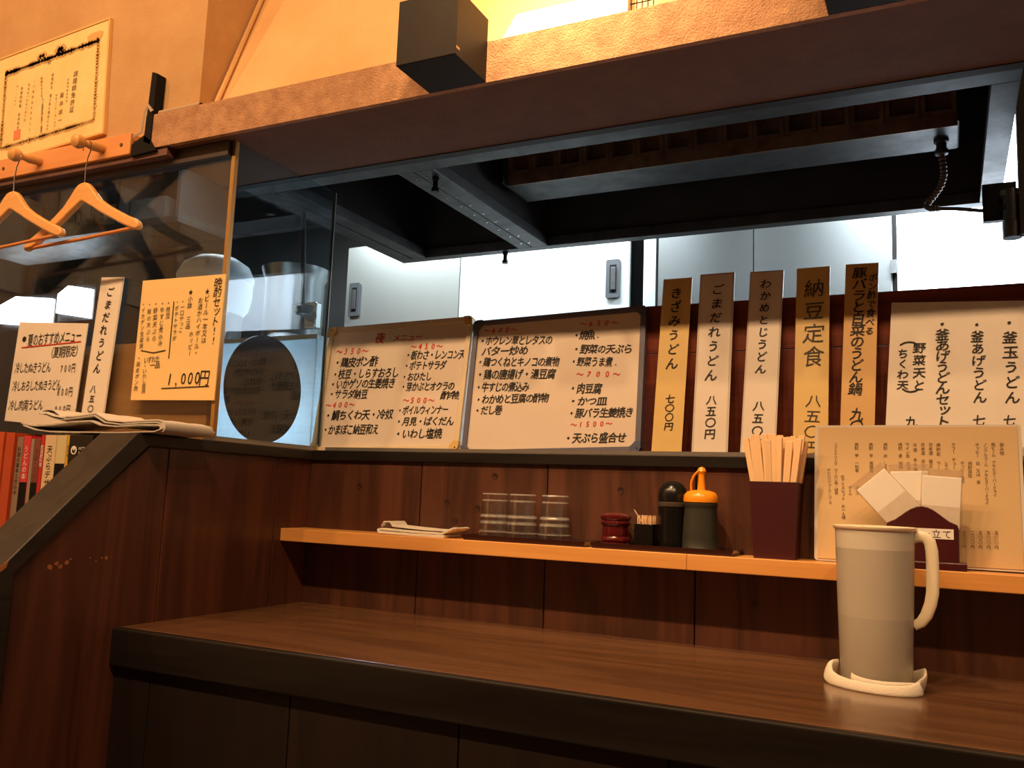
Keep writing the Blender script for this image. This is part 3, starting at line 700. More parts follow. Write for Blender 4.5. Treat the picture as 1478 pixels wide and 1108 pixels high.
# black corner moulding and taped pipe at the left end of the beam
t = thing('moulding_strip', 'black upright strip with torn grey tape beside the coat rail', 'strip', (-1.618, 1.36, 1.76))
OBJ('strip', MB().prism([(-0.012, 0.03), (0.010, 0.02), (0.012, 0.19), (-0.004, 0.196), (-0.008, 0.10)], 'y', -0.016, 0.010), M_BLACKM, t)
OBJ('strip_foot', MB().prism([(-0.05, 0.0), (0.030, 0.004), (0.010, 0.03), (-0.012, 0.045), (-0.050, 0.028)], 'y', -0.016, 0.010), M_BLACKM, t)
OBJ('tape', MB().tube([(-0.045, -0.017, 0.046), (-0.018, -0.018, 0.052), (-0.014, -0.018, 0.10), (-0.006, -0.018, 0.115), (0.010, -0.018, 0.098)], 0.003, 6, flat=(1.4, .4)), mat('grey_tape', (160, 140, 116), .6), t)
t = thing('taped_pipe', 'short grey taped pipe lying on the left end of the beam', 'pipe', (-1.60, 1.358, 1.858))
OBJ('pipe', MB().tube([(0, 0, 0.0), (0.06, 0, 0.0), (0.125, 0, 0.0)], 0.0062, 10), mat('tape_wrapped', (176, 150, 118), .6), t)
OBJ('pipe_mouth', MB().tube([(0.1251, 0, 0), (0.128, 0, 0)], 0.004, 10), M_BLACKM, t)

# ------------------------------------------------------------------ certificate
t, W, H = panel('cert', 'framed_certificate', 'cream certificate in a clear laminated sleeve above the coat rail', 'certificate')
OBJ('sheet', MB().box(-W/2, W/2, 0, 0.006, 0, H), mat('certificate_paper', (244, 216, 150), 0.4, col2=(236, 200, 128), scale=(12, 12, 12), coat=.4), t)
fr = MB(); e = 0.006
for (a, b, c, d) in ((-W/2-e, W/2+e, -e, 0), (-W/2-e, W/2+e, H, H+e), (-W/2-e, -W/2, 0, H), (W/2, W/2+e, 0, H)): fr.box(a, b, -0.002, 0.008, c, d)
OBJ('sleeve_edge', fr, mat('yellowed_plastic', (222, 178, 110), .25, coat=.6), t, 0.001)
orn = MB()
def band(mb, x0, x1, z0, z1, wv, y=-0.0009):
    """wavy ornamental band drawn as a chain of small lozenges"""
    L_ = math.hypot(x1-x0, z1-z0); n = int(L_/0.008)
    for i in range(n):
        u = (i+.5)/n; x = x0+(x1-x0)*u; z = z0+(z1-z0)*u; s = wv*R(.7, 1.25); k = len(mb.v)
        mb.v += [(x-s, y, z), (x, y, z-s), (x+s, y, z), (x, y, z+s)]; mb.f.append((k, k+1, k+2, k+3))
ix, iz = W/2-0.032, 0.036
band(orn, -ix, ix, iz, iz, .008); band(orn, -ix, ix, H-iz-.01, H-iz-.01, .010); band(orn, -ix, -ix, iz, H-iz, .007); band(orn, ix, ix, iz, H-iz, .007); band(orn, -.05, -.02, H-iz+.004, H-iz+.004, .012); band(orn, .02, .05, H-iz+.004, H-iz+.004, .012)
OBJ('ornament', orn, mat('gold_brown_print', (200, 158, 92), .7), t)
sl = MB().box(-0.125, -0.099, -0.0008, -0.0002, 0.048, 0.074)
OBJ('seal', sl, mat('red_seal', (226, 130, 84), .7), t)
st_ = MB(); n0 = 0
for i in range(14):
    a = 2*PI*i/14; st_.v.append((W/2-.045+math.cos(a)*.026*(1+.25*math.sin(3*a)), -0.0007, H-.035+math.sin(a)*.019*(1+.2*math.cos(2*a))))
st_.f.append(tuple(range(14))); OBJ('stain', st_, mat('brown_stain', (214, 164, 96), .6), t)
lettering(TEXT['cert'], t, hand=0.0)

# ------------------------------------------------------------------ coat rail, pegs, hangers
rl = thing('coat_rail', 'orange wooden coat rail on the wall under the certificate', 'rail', (-2.2, YG, 1.766))
OBJ('rail_board', MB().box(-0.6, 0.528, -0.004, 0.0245, 0.0, 0.052), M_RAIL, rl, 0.002)
for x in (0.50, 0.075): 
    s_ = OBJ('screw', MB().lathe([(0, .002), (0.0035, .002), (0.0045, 0), (0.0045, -.002)], n=14), mat('old_screw', (120, 104, 74), .4, .8), rl)
    s_.rotation_euler = (PI/2, 0, 0); s_.location = (x, -0.0045, 0.026)
PEG = [(0, 0), (0.0115, 0.0), (0.0115, 0.030), (0.0085, 0.040), (0.0075, 0.048), (0.013, 0.054), (0.0165, 0.064), (0.014, 0.075), (0.006, 0.080), (0, 0.080)]
PEGX = (-1.985, -1.762)
for x in PEGX + (-2.22,):
    p = OBJ('peg', MB().lathe(PEG, n=24), M_PEG, rl)
    p.rotation_euler = (PI/2+0.12, 0, 0); p.location = (x+2.2, -0.004, 0.026)
def make_hanger(label):
    t = thing('coat_hanger', label, 'hanger', group='wooden coat hangers on the rail')
    # body: a flat curved yoke drawn as one outline with thickness
    half = 0.19
    TP = [(0, .136), (.04, .1355), (.08, .133), (.13, .125), (.2, .110), (.3, .090), (.465, .069), (.65, .050), (.8, .035), (.9, .027), (.96, .020), (1, .012)]
    BT = [(0, .092), (.04, .089), (.08, .085), (.13, .079), (.2, .072), (.3, .060), (.465, .043), (.65, .024), (.8, .010), (.9, .002), (.96, -.001), (1, .004)]
    top = [(-u*half, z) for u, z in TP[::-1]] + [(u*half, z) for u, z in TP[1:]]
    bot = [(-u*half, z) for u, z in BT[::-1]] + [(u*half, z) for u, z in BT[1:]]
    poly = top + bot[::-1]
    n = len(top); mb = MB()
    for s in (-1, 1):
        for (x, z) in poly: mb.v.append((x, s*0.0075, z))
    k = len(poly)
    for i in range(n-1):
        mb.f.append((i, k-1-i, k-2-i, i+1)); mb.f.append((k+i, k+i+1, k+k-2-i, k+k-1-i))
    for i in range(k):
        j = (i+1) % k; mb.f.append((i, j, k+j, k+i))
    y = OBJ('yoke', mb, M_HANGER, t, 0.004, True, 3)
    OBJ('trouser_bar', MB().tube([(-0.180, 0, 0.006), (0, 0, 0.004), (0.180, 0, 0.006)], 0.0042, 10), wood('bar_wood', (206, 128, 70), (224, 150, 88), 'x', .35), t)
    OBJ('hook', MB().tube([(0, 0, 0.130), (0, 0, 0.175), (0.004, 0, 0.198), (0.013, 0, 0.213)] + [(0.0145*math.cos(a), 0, 0.224+0.0145*math.sin(a)) for a in [i*PI*1.15/9 for i in range(10)]], 0.0014, 6), M_CHROME, t)
    return t
h1 = make_hanger('wooden coat hanger on the right peg, in front of the glass')
h2 = copy_tree(h1); h2['label'] = 'wooden coat hanger at the left edge of the photo, on the left peg'
for o, x, yh in ((h1, PEGX[1], 1.301), (h2, PEGX[0], 1.281)):
    o.location = (x+0.012, yh, 1.556); o.rotation_euler = (0, -0.045, 0)

# ------------------------------------------------------------------ notices behind and on the glass
def card(key, name, label, m, items=None, th=0.003, lam=0.0, hand=1.0, pen=0.6, group=None, cat='notice'):
    t, W, H = panel(key, name, label, cat, group)
    OBJ('card', MB().box(-W/2, W/2, 0, th, 0, H), m, t, 0.0006)
    if lam:
        l_ = MB()
        for (a, b, c, d) in ((-W/2-lam, W/2+lam, H, H+lam), (-W/2-lam, -W/2, 0, H), (W/2, W/2+lam, 0, H)): l_.box(a, b, th*.3, th*.7, c, d)
        OBJ('laminate_edge', l_, M_LAM, t)
    lettering(TEXT[key], t, hand=hand, pen=pen)
    return t, W, H
t, W, H = card('summer', 'menu_notice', 'white handwritten summer menu with red underline, left of the newspaper end', M_WHITEC, pen=0)
for (x0, z0, x1, z1) in LINES['summer']:
    OBJ('red_underline', MB().hexa([(x0, -0.0016, z0-.0012), (x1, -0.0016, z1-.0012), (x1, -0.001, z1-.0012), (x0, -0.001, z0-.0012), (x0, -0.0016, z0+.0012), (x1, -0.0016, z1+.0012), (x1, -0.001, z1+.0012), (x0, -0.001, z0+.0012)]), M_INKR, t)
card('gomal', 'menu_strip', 'white vertical noodle strip standing against the glass, between two menus', M_WHITEC, th=0.004, lam=0.003)
t, W, H = card('banshaku', 'menu_notice', 'orange-cream handwritten evening set notice on the glass corner', mat('orange_cream_paper', (244, 208, 140), .6), pen=0)
for (x0, z0, x1, z1) in LINES['banshaku']:
    d = Vector((x1-x0, 0, z1-z0)).normalized(); nrm = Vector((-d.z, 0, d.x))*0.0009
    pts = [(x0-nrm.x, z0-nrm.z), (x1-nrm.x, z1-nrm.z), (x1+nrm.x, z1+nrm.z), (x0+nrm.x, z0+nrm.z)]
    OBJ('pen_line', MB().prism(pts, 'y', -0.0015, -0.0005), M_INK, t)
# ------------------------------------------------------------------ whiteboards
def rrect(x0, x1, z0, z1, r, n=6):
    p = []
    for (cx, cz, a0) in ((x1-r, z1-r, 0), (x0+r, z1-r, 90), (x0+r, z0+r, 180), (x1-r, z0+r, 270)):
        for i in range(n+1):
            a = math.radians(a0+90*i/n); p.append((cx+r*math.cos(a), cz+r*math.sin(a)))
    return p
def whiteboard(key, label, mf, mc, fw):
    t, W, H = panel(key, 'whiteboard', label, 'whiteboard')
    OBJ('board', MB().box(-W/2+fw*.7, W/2-fw*.7, 0.003, 0.010, fw*.7, H-fw*.7), M_WBOARD, t)
    fr = MB()
    o_ = rrect(-W/2, W/2, 0, H, 0.012); i_ = rrect(-W/2+fw, W/2-fw, fw, H-fw, 0.006); k = len(o_)
    for y in (-0.002, 0.013):
        fr.v += [(x, y, z) for x, z in o_] + [(x, y, z) for x, z in i_]
    for i in range(k):
        j = (i+1) % k
        fr.f += [(i, j, k+j, k+i), (2*k+i, 3*k+i, 3*k+j, 2*k+j), (i, 2*k+i, 2*k+j, j), (k+i, k+j, 3*k+j, 3*k+i)]
    OBJ('frame', fr, mf, t, 0.001)
    cs = 0.024
    for sx_ in (-1, 1):
        for (z0, sz_) in ((0, 1), (H, -1)):
            cx, cz = sx_*(W/2), z0
            P = [(cx+sx_*0.001, cz-sz_*0.001)]
            poly = [(0, 0.010), (0.003, 0.003), (0.010, 0), (cs, 0), (cs, fw+.001), (fw+.009, fw+.003), (fw+.003, fw+.009), (fw+.001, cs), (0, cs)]
            q = [(cx + sx_*0.001 - sx_*a, cz - sz_*0.001 + sz_*b) for a, b in poly]
            OBJ('corner', MB().prism(q, 'y', -0.0045, 0.0145), mc, t, 0.001)
            rv = OBJ('rivet', MB().lathe([(0, .0008), (.0018, .0008), (.0018, 0)], n=10), M_INK, t)
            rv.rotation_euler = (PI/2, 0, 0); rv.location = (cx-sx_*.007, -0.0045, cz+sz_*.007)
    lettering(TEXT[key], t, y=0.0022)
    return t
whiteboard('boardA', 'white framed evening menu board with red title at the corner of the serving ledge', M_FRA, M_CORA, 0.013)
whiteboard('boardB', 'slate-framed menu board standing on the ledge, right of the cream-framed one', M_FRB, M_CORB, 0.012)

# ------------------------------------------------------------------ red board and strips on the ledge
rb = thing('red_wood_screen', 'red-brown wooden screen standing on the ledge behind the menu strips', 'screen', (0, 1.80, ZL))
OBJ('lower_board', MB().box(-0.585, 0.45, 0.0, 0.014, 0.0, 0.219), M_REDBOARD, rb, 0.001)
OBJ('upper_board', MB().box(-0.585, 0.45, 0.001, 0.014, 0.2205, 0.325), M_REDBOARD, rb, 0.001)
card('s1', 'menu_strip', 'tan vertical strip priced seven hundred yen, leftmost on the red screen', M_YELC, lam=0)
card('s2', 'menu_strip', 'glossy white vertical strip with clear sleeve, second from left on the red screen', M_WHITEC, lam=0.004)
card('s3', 'menu_strip', 'white vertical strip behind the chopsticks, third from left on the red screen', M_WHITEC, lam=0.003)
card('s4', 'menu_strip', 'yellow vertical strip with large grey characters, behind the drinks card corner', M_YELC)
card('s5', 'menu_strip', 'tallest tan vertical strip with two columns of writing', M_KRAFT)
card('big', 'menu_notice', 'wide white handwritten noodle notice at the right edge of the red screen', M_WHITEC)

# ------------------------------------------------------------------ drinks card and napkin stand
t, W, H = panel('card', 'drinks_menu', 'laminated beige printed drinks menu leaning behind the napkin stand', 'menu')
OBJ('card', MB().box(-W/2, W/2, 0.0005, 0.002, 0.0, H), mat('beige_menu_paper', (210, 180, 134), .4, coat=.3), t)
OBJ('laminate', MB().prism(rrect(-W/2-.006, W/2+.006, -.004, H+.004, .006), 'y', 0.002, 0.0026), M_LAM, t)
lettering(TEXT['card'], t, y=-0.0002, hand=0)
t = thing('napkin_stand', 'wine-coloured arched napkin and menu stand with a white label', 'stand', (-0.041, 1.652, 0.926))
OBJ('base', MB().box(-0.066, 0.066, -0.017, 0.030, 0, 0.013), M_WINE, t, 0.002)
ap = [(-0.054, 0.013), (0.054, 0.013), (0.054, 0.074)]
for i in range(13):
    u = i/12; x = 0.050-0.100*u; ap.append((x, 0.076+0.028*math.sin(PI*u)**1.5))
ap.append((-0.054, 0.074))
OBJ('front_panel', MB().prism(ap, 'y', -0.012, -0.006), M_WINE, t, 0.0012)
OBJ('back_panel', MB().prism([(-0.054, .013), (.054, .013), (.054, .108), (.048, .112), (-.048, .112), (-.054, .108)], 'y', 0.016, 0.021), M_WINE, t, 0.0012)
for s in (-1, 1): OBJ('side_panel', MB().box(s*.053-.002, s*.053+.002, -.0075, .018, .013, .070), M_WINE, t)
lb = OBJ('label', MB().box(-0.052, 0.0475, -0.0128, -0.0121, 0.0505, 0.0672), M_PAPER, t)
lettering([('メニュー立て', 'H', -0.050, 0.0588, 0.0455, 0.0588, 0.0148, 0.0150, 'n')], lb, y=-0.0131, hand=0)
def packet(label, x, y, z, ang, yaw=0.0):
    t = thing('napkin_packet', label, 'packet', (x, y, z), (0.08, ang, yaw), 'wrapped wet napkins in the stand')
    a, b = 0.0295, 0.100
    OBJ('napkin', MB().box(-a, a, -0.0015, 0.0015, 0.002, b-0.012), M_PAPER, t, 0.001)
    OBJ('wrapper', MB().hexa([(-a-.002, -.0022, 0), (a+.002, -.0022, 0), (a+.002, .0022, 0), (-a-.002, .0022, 0), (-a-.002, -.0004, b), (a+.002, -.0004, b), (a+.002, .0004, b), (-a-.002, .0004, b)]), M_FILM, t)
    return t
packet('white wrapped napkin leaning far left in the stand', -0.062, 1.6500, 1.006, -0.72)
packet('white wrapped napkin in the middle of the stand, half hidden behind the others', -0.056, 1.6585, 1.000, -0.04)
packet('white wrapped napkin standing upright at the right of the stand', -0.014, 1.6510, 0.992, 0.06)

# ------------------------------------------------------------------ chopsticks
t = thing('chopstick_holder', 'square wine-coloured chopstick holder on the shelf', 'holder', (-0.283, 1.680, 0.926))
wb_, wt_, hh = 0.036, 0.043, 0.138
def ring(a, z): return [(-a, -a*.8, z), (a, -a*.8, z), (a, a*.8, z), (-a, a*.8, z)]
mb = MB(); mb.v = ring(wb_, 0) + ring(wt_, hh) + ring(wt_-.0025, hh) + ring(wb_-.0025, .003)
mb.f = [(0, 3, 2, 1)] + [(i, (i+1) % 4, 4+(i+1) % 4, 4+i) for i in range(4)] + [(4+i, 4+(i+1) % 4, 8+(i+1) % 4, 8+i) for i in range(4)] + [(8+i, 8+(i+1) % 4, 12+(i+1) % 4, 12+i) for i in range(4)] + [(12, 13, 14, 15)]
OBJ('box', mb, M_WINEM, t, 0.0008)
def make_chopstick():
    o = OBJ('chopsticks', MB().hexa([(-.0035, -.0022, 0), (.0035, -.0022, 0), (.0035, .0022, 0), (-.0035, .0022, 0), (-.0055, -.0024, .203), (.0055, -.0024, .203), (.0055, .0024, .203), (-.0055, .0024, .203)]), M_STICK, None, 0.0006)
    return tag(o, 'pale disposable chopsticks standing in the wine-coloured holder', 'chopsticks', 'disposable chopsticks in the holder')
ck = make_chopstick()
n = 0
for row in range(4):
    for i in range(12):
        o = ck if n == 0 else ck.copy()
        if n: C.objects.link(o)
        n += 1
        u = (i-5.5)/5.5 + R(-.05, .05)
        yy = -0.026 + row*0.0173
        o.location = (-0.283 + u*0.0185, 1.680 + yy*0.6, 0.930 + R(0, .020))
        o.rotation_euler = (-yy*1.4, 0.150*u + R(-.02, .02), R(-.35, .35))

# ------------------------------------------------------------------ condiments and their tray
def tray(name_label, x0, x1, y0=1.636, y1=1.722):
    t = thing('tray', name_label, 'tray', ((x0+x1)/2, (y0+y1)/2, 0.926), group='lacquer trays on the shelf')
    a, b = (x1-x0)/2, (y1-y0)/2
    mb = MB(); mb.box(-a+.004, a-.004, -b+.003, b-.003, 0, .003); OBJ('base', mb, M_TRAY, t)
    r_ = MB()
    z0, z1 = 0.0, 0.011
    for (p, q) in (((-a+.004, -b+.003), (a-.004, -b+.003)), ((a-.004, -b+.003), (a-.004, b-.003)), ((a-.004, b-.003), (-a+.004, b-.003)), ((-a+.004, b-.003), (-a+.004, -b+.003))):
        def out(c, k): return (c[0]*(1+.004*k/a), c[1]*(1+.003*k/b))
        po, qo = out(p, 1), out(q, 1)
        r_.hexa([(p[0], p[1], 0), (q[0], q[1], 0), (q[0]*.992, q[1]*.96, 0.001), (p[0]*.992, p[1]*.96, .001), (po[0], po[1], z1), (qo[0], qo[1], z1), (qo[0]*.99, qo[1]*.955, z1), (po[0]*.99, po[1]*.955, z1)])
    OBJ('rim', r_, M_TRAY, t)
    return t
tray('long wine lacquer tray under the water glasses', -0.918, -0.640)
tray('long wine lacquer tray under the condiments', -0.630, -0.352)
ZT = 0.9292
t = thing('spice_pot', 'ribbed red lacquer spice pot on the condiment tray', 'pot', (-0.594, 1.682, ZT))
OBJ('body', MB().lathe([(0, 0), (.024, 0), (.027, .002), (.028, .006), (.0255, .009), (.0285, .012), (.0285, .017), (.026, .020), (.027, .024), (.026, .040)], n=36), M_RED, t)
OBJ('lid', MB().lathe([(.0262, .040), (.0295, .043), (.030, .048), (.0275, .0505), (.0305, .054), (.0305, .060), (.026, .064), (.012, .0665), (0, .067)], n=36), M_RED, t)
t = thing('toothpick_box', 'small black toothpick box between the red pot and the pepper shaker', 'box', (-0.531, 1.682, ZT))
mb = MB(); a, h_ = .0185, .047
mb.v = [(-a, -a, 0), (a, -a, 0), (a, a, 0), (-a, a, 0), (-a, -a, h_), (a, -a, h_), (a, a, h_), (-a, a, h_), (-a+.002, -a+.002, h_), (a-.002, -a+.002, h_), (a-.002, a-.002, h_), (-a+.002, a-.002, h_), (-a+.002, -a+.002, .003), (a-.002, -a+.002, .003), (a-.002, a-.002, .003), (-a+.002, a-.002, .003)]
mb.f = [(0, 3, 2, 1)] + [(i, (i+1) % 4, 4+(i+1) % 4, 4+i) for i in range(4)] + [(4+i, 4+(i+1) % 4, 8+(i+1) % 4, 8+i) for i in range(4)] + [(8+i, 8+(i+1) % 4, 12+(i+1) % 4, 12+i) for i in range(4)] + [(12, 13, 14, 15)]
OBJ('body', mb, M_BLACK, t, 0.0006)
OBJ('glint_bead', MB().lathe([(0, .004), (.003, .0035), (.004, 0), (.003, -.004), (0, -.004)], -.0215, -.010, .036, 12), M_CHROME, t)  # chrome bead shaped as a highlight on the black box
tp = OBJ('toothpick', MB().tube([(0, 0, 0), (0, 0, .002), (0, 0, .056), (0, 0, .0605)], [.0003, .0009, .0009, .0003], 6), M_STICK)
tag(tp, 'thin pale toothpick standing in the small black box', 'toothpick', 'toothpicks in the black box')
n = 0
for i in range(6):
    for j in range(6):
        o = tp if n == 0 else tp.copy()
        if n: C.objects.link(o)
        n += 1
        o.location = (-0.531-.0135+.0054*i+R(-.001, .001), 1.682-.0135+.0054*j+R(-.001, .001), ZT+.0035)
        o.rotation_euler = (R(-.03, .03), R(-.04, .04), 0)
o = tp.copy(); C.objects.link(o); o.location = (-0.5185, 1.673, ZT+.025); o.rotation_euler = (0, -0.62, 0); o['label'] = 'toothpick sticking out leftwards above the others'; del o['group']
t = thing('pepper_shaker', 'black dome-topped pepper shaker beside the soy bottle', 'shaker', (-0.4815, 1.692, ZT))
OBJ('body', MB().lathe([(0, 0), (.027, 0), (.0285, .003), (.027, .020), (.0275, .050), (.0285, .082)], n=36), M_BLACK, t)
OBJ('collar', MB().lathe([(.0285, .082), (.0295, .083), (.0295, .090), (.0285, .091)], n=36), mat('dark_grey_collar', (70, 60, 52), .35), t)
OBJ('dome', MB().lathe([(.0285, .091), (.0287, .103), (.026, .116), (.019, .126), (.009, .131), (0, .132)], n=36), M_BLACK, t)
t = thing('soy_bottle', 'dark green soy sauce dispenser with orange spouted cap', 'bottle', (-0.4215, 1.672, ZT))
OBJ('body', MB().lathe([(0, 0), (.0335, 0), (.0345, .003), (.0345, .0075), (.0335, .009), (.0338, .025), (.0325, .050), (.0305, .078), (.0305, .084), (.032, .0865), (.032, .0905), (.030, .092)], n=40), M_SAUCE, t)
OBJ('cap', MB().lathe([(.030, .092), (.0325, .093), (.0328, .098), (.0315, .106), (.026, .1125), (.015, .1155), (0, .1165)], n=40), M_ORANGE, t)
OBJ('spout', MB().lathe([(.0085, .113), (.0072, .122), (.006, .142), (.0064, .146), (0, .147)], .001, 0, 0, 18), M_ORANGE, t)
OBJ('spout_tip', MB().lathe([(0, -.0088), (.006, -.0065), (.0088, 0), (.006, .0065), (0, .0088)], .001, 0, .1515, 18), M_ORANGE, t)
OBJ('strap', MB().tube([(-.0155, -.008, .1120), (-.0165, -.010, .118), (-.016, -.010, .130), (-.012, -.008, .142), (-.006, -.004, .150), (0, 0, .153)], .0028, 8, flat=(1, .7)), M_ORANGE, t)

# ------------------------------------------------------------------ water glasses
def tumbler():
    t = thing('water_glass', '', 'glass', group='water glasses stacked on the tray')
    pr = [(0, 0.0), (.026, 0), (.0275, .002), (.0285, .040), (.0295, .046), (.0315, .052), (.0325, .078), (.0335, .0795), (.0325, .081), (.0305, .0795), (.0298, .054), (.0270, .042), (.0255, .010), (0, .0085)]
    OBJ('tumbler_body', MB().lathe(pr, n=40), M_TUMBLER, t)
    OBJ('rim', MB().lathe([(.0326, .0795), (.0334, .0788), (.0341, .0795), (.0334, .0806)], n=40, closed=True), M_TUMBGLINT, t)
    OBJ('waist_glint', MB().lathe([(.0288, .044), (.0304, .0462), (.0312, .0495), (.0296, .0480)], n=40, closed=True), M_TUMBGLINT, t)
    OBJ('base_glint', MB().lathe([(.0262, -.0002), (.0270, .0004), (.0280, .0026), (.0268, .0015)], n=40, closed=True), M_TUMBGLINT, t)
    return t
g0 = tumbler(); k = 0
for (x, y, nm) in ((-0.866, 1.684, 'left'), (-0.797, 1.676, 'middle'), (-0.727, 1.684, 'right')):
    for lv in (0, 1):
        g = g0 if k == 0 else copy_tree(g0); k += 1
        # glasses stand upside down, the upper one over the lower one
        g.location = (x, y, ZT + 0.082 + lv*0.0135); g.rotation_euler = (PI, 0, 0.4*lv)
        g['label'] = ('clear glass tumbler standing on the tray, %s stack' if lv == 0 else 'clear glass tumbler, topmost of the %s stack on the tray') % nm
# ------------------------------------------------------------------ folded cloth on the shelf
t = thing('folded_cloth', 'folded white cloth on the left part of the shelf', 'cloth', (-1.04, 1.678, 0.926))
OBJ('lower_fold', MB().sheet([(-.094, .006), (-.09, .001), (-.05, .0005), (0, .0), (.05, .0), (.078, .0005)], -.038, .036, .006, 5, .0008), M_CLOTH, t, .001, True)
OBJ('middle_fold', MB().sheet([(-.094, .007), (-.085, .0085), (-.04, .0075), (0, .007), (.05, .0066), (.07, .0065), (.098, .019)], -.036, .034, .005, 5, .0006), M_CLOTH, t, .001, True)
OBJ('top_fold', MB().sheet([(-.088, .016), (-.082, .0255), (-.066, .0265), (-.058, .0175), (-.02, .0155), (.03, .0138), (.075, .0135), (.102, .020)], -.032, .030, .003, 5, .0006), M_CLOTH, t, .001, True)

# ------------------------------------------------------------------ water jug on its towel
JX, JY = -0.107, 1.530
t = thing('water_jug', 'frosted plastic water jug with side handle on the counter', 'jug', (JX, JY, 0.7535))
OBJ('lower_body', MB().lathe([(0, 0), (.046, 0), (.0505, .002), (.0525, .006), (.05555, .102), (.0538, .102), (.0505, .008), (.046, .004), (0, .004)], n=56), M_JUGWET, t)
OBJ('body', MB().lathe([(.0556, .102), (.0583, .206), (.0565, .206), (.0538, .102)], n=56, closed=True), M_JUG, t)
OBJ('upper_band', MB().lathe([(.0583, .206), (.0590, .2345), (.0572, .2345), (.0565, .206)], n=56, closed=True), M_JUGBAND, t)
OBJ('rim', MB().lathe([(.0588, .2345), (.0605, .2355), (.0622, .2375), (.0624, .2405), (.0606, .2415), (.0570, .2405), (.0568, .2345)], n=56, closed=True), M_JUGRIM, t)
OBJ('inner_lid', MB().lathe([(0, .206), (.0552, .206), (.0566, .209), (.0570, .2345), (.0560, .2345), (.0545, .210), (0, .209)], n=48), M_JUGRIM, t)
OBJ('water', MB().lathe([(0, .0045), (.0495, .0085), (.0530, .1005), (0, .1005)], n=48), M_WATER, t)
hd = MB().tube([(.056, -.004, .226), (.064, -.005, .2285), (.073, -.006, .2275), (.0795, -.007, .221), (.0822, -.007, .208), (.0828, -.007, .19), (.0828, -.007, .165), (.0822, -.007, .145), (.079, -.007, .127), (.073, -.006, .110), (.065, -.004, .098), (.055, -.003, .092)],
               [.0078, .0078, .0078, .0078, .008, .008, .008, .008, .0078, .0076, .007, .006], 12, flat=(.5, 1.15), up=(0, 1, 0))
OBJ('handle', hd, M_JUGRIM, t, 0, True)
t = thing('towel', 'damp white folded towel wrapped round the jug base', 'towel', (JX, JY, 0.75))
OBJ('pad', MB().lathe([(0, 0), (.056, 0), (.058, .0016), (.056, .003), (0, .003)], n=36), M_CLOTH, t)
def ribbon(pts, hs, th, lean=0.0, sub=4):
    """folded strip of cloth: centre line, half height and half thickness, with small creases"""
    m_ = MB(); k = len(pts); P = []; H_ = []; T_ = []
    def cr(a, b, c, d, t): return 0.5*((2*b)+(c-a)*t+(2*a-5*b+4*c-d)*t*t+(-a+3*b-3*c+d)*t**3)
    for i in range(k-1):
        q = [pts[max(i-1, 0)], pts[i], pts[i+1], pts[min(i+2, k-1)]]
        for j in range(sub):
            u = j/sub; P.append(Vector([cr(q[0][c], q[1][c], q[2][c], q[3][c], u) for c in range(3)]))
            H_.append(hs[i]+(hs[i+1]-hs[i])*u); T_.append(th[i]+(th[i+1]-th[i])*u)
    P.append(Vector(pts[-1])); H_.append(hs[-1]); T_.append(th[-1]); n = len(P); N = 14
    for i, p in enumerate(P):
        tt = (P[min(i+1, n-1)]-P[max(i-1, 0)]); tt.z = 0; tt.normalize(); nn = Vector((-tt.y, tt.x, 0))
        cw = 1+0.10*math.sin(i*1.9)+R(-.05, .05)
        for q in range(N):
            a = 2*PI*q/N; v = math.sin(a); v = math.copysign(abs(v)**0.7, v); c_ = math.cos(a)
            m_.v.append(tuple(p + nn*(c_*T_[i]*cw + lean*v*H_[i]) + Vector((0, 0, 1))*v*H_[i]))
    for i in range(n-1):
        for q in range(N):
            j = (q+1) % N; m_.f.append((i*N+q, i*N+j, (i+1)*N+j, (i+1)*N+q))
    m_.f.append(tuple(range(N-1, -1, -1))); m_.f.append(tuple((n-1)*N+q for q in range(N)))
    return m_
OBJ('front_fold', ribbon([(-.060, .004, .020), (-.069, -.010, .018), (-.066, -.028, .011), (-.054, -.046, .0085), (-.034, -.062, .0075), (-.008, -.073, .0072), (.020, -.076, .0072), (.046, -.069, .0080), (.060, -.055, .0095), (.063, -.044, .011), (.058, -.041, .012)],
    [.013, .014, .010, .0082, .0072, .0070, .0070, .0075, .009, .009, .006], [.0045, .005, .004, .0035, .003, .003, .003, .003, .0035, .0035, .003], 0.35), M_CLOTH, t, 0, True)
OBJ('inner_fold', ribbon([(-.031, -.052, .0185), (-.027, -.054, .015), (-.010, -.060, .0120), (.016, -.062, .0112), (.040, -.056, .0118), (.056, -.044, .0125)], [.005, .006, .0062, .0062, .0062, .005], [.002, .0022, .0024, .0024, .0024, .002], 0.1), M_CLOTH, t, 0, True)
OBJ('back_fold', ribbon([(.060, -.046, .012), (.068, -.022, .014), (.066, .010, .017), (.056, .036, .013), (.030, .058, .006), (0, .064, .005)], [.010, .013, .015, .011, .005, .004], [.003]*6, -0.2), M_CLOTH, t, 0, True)

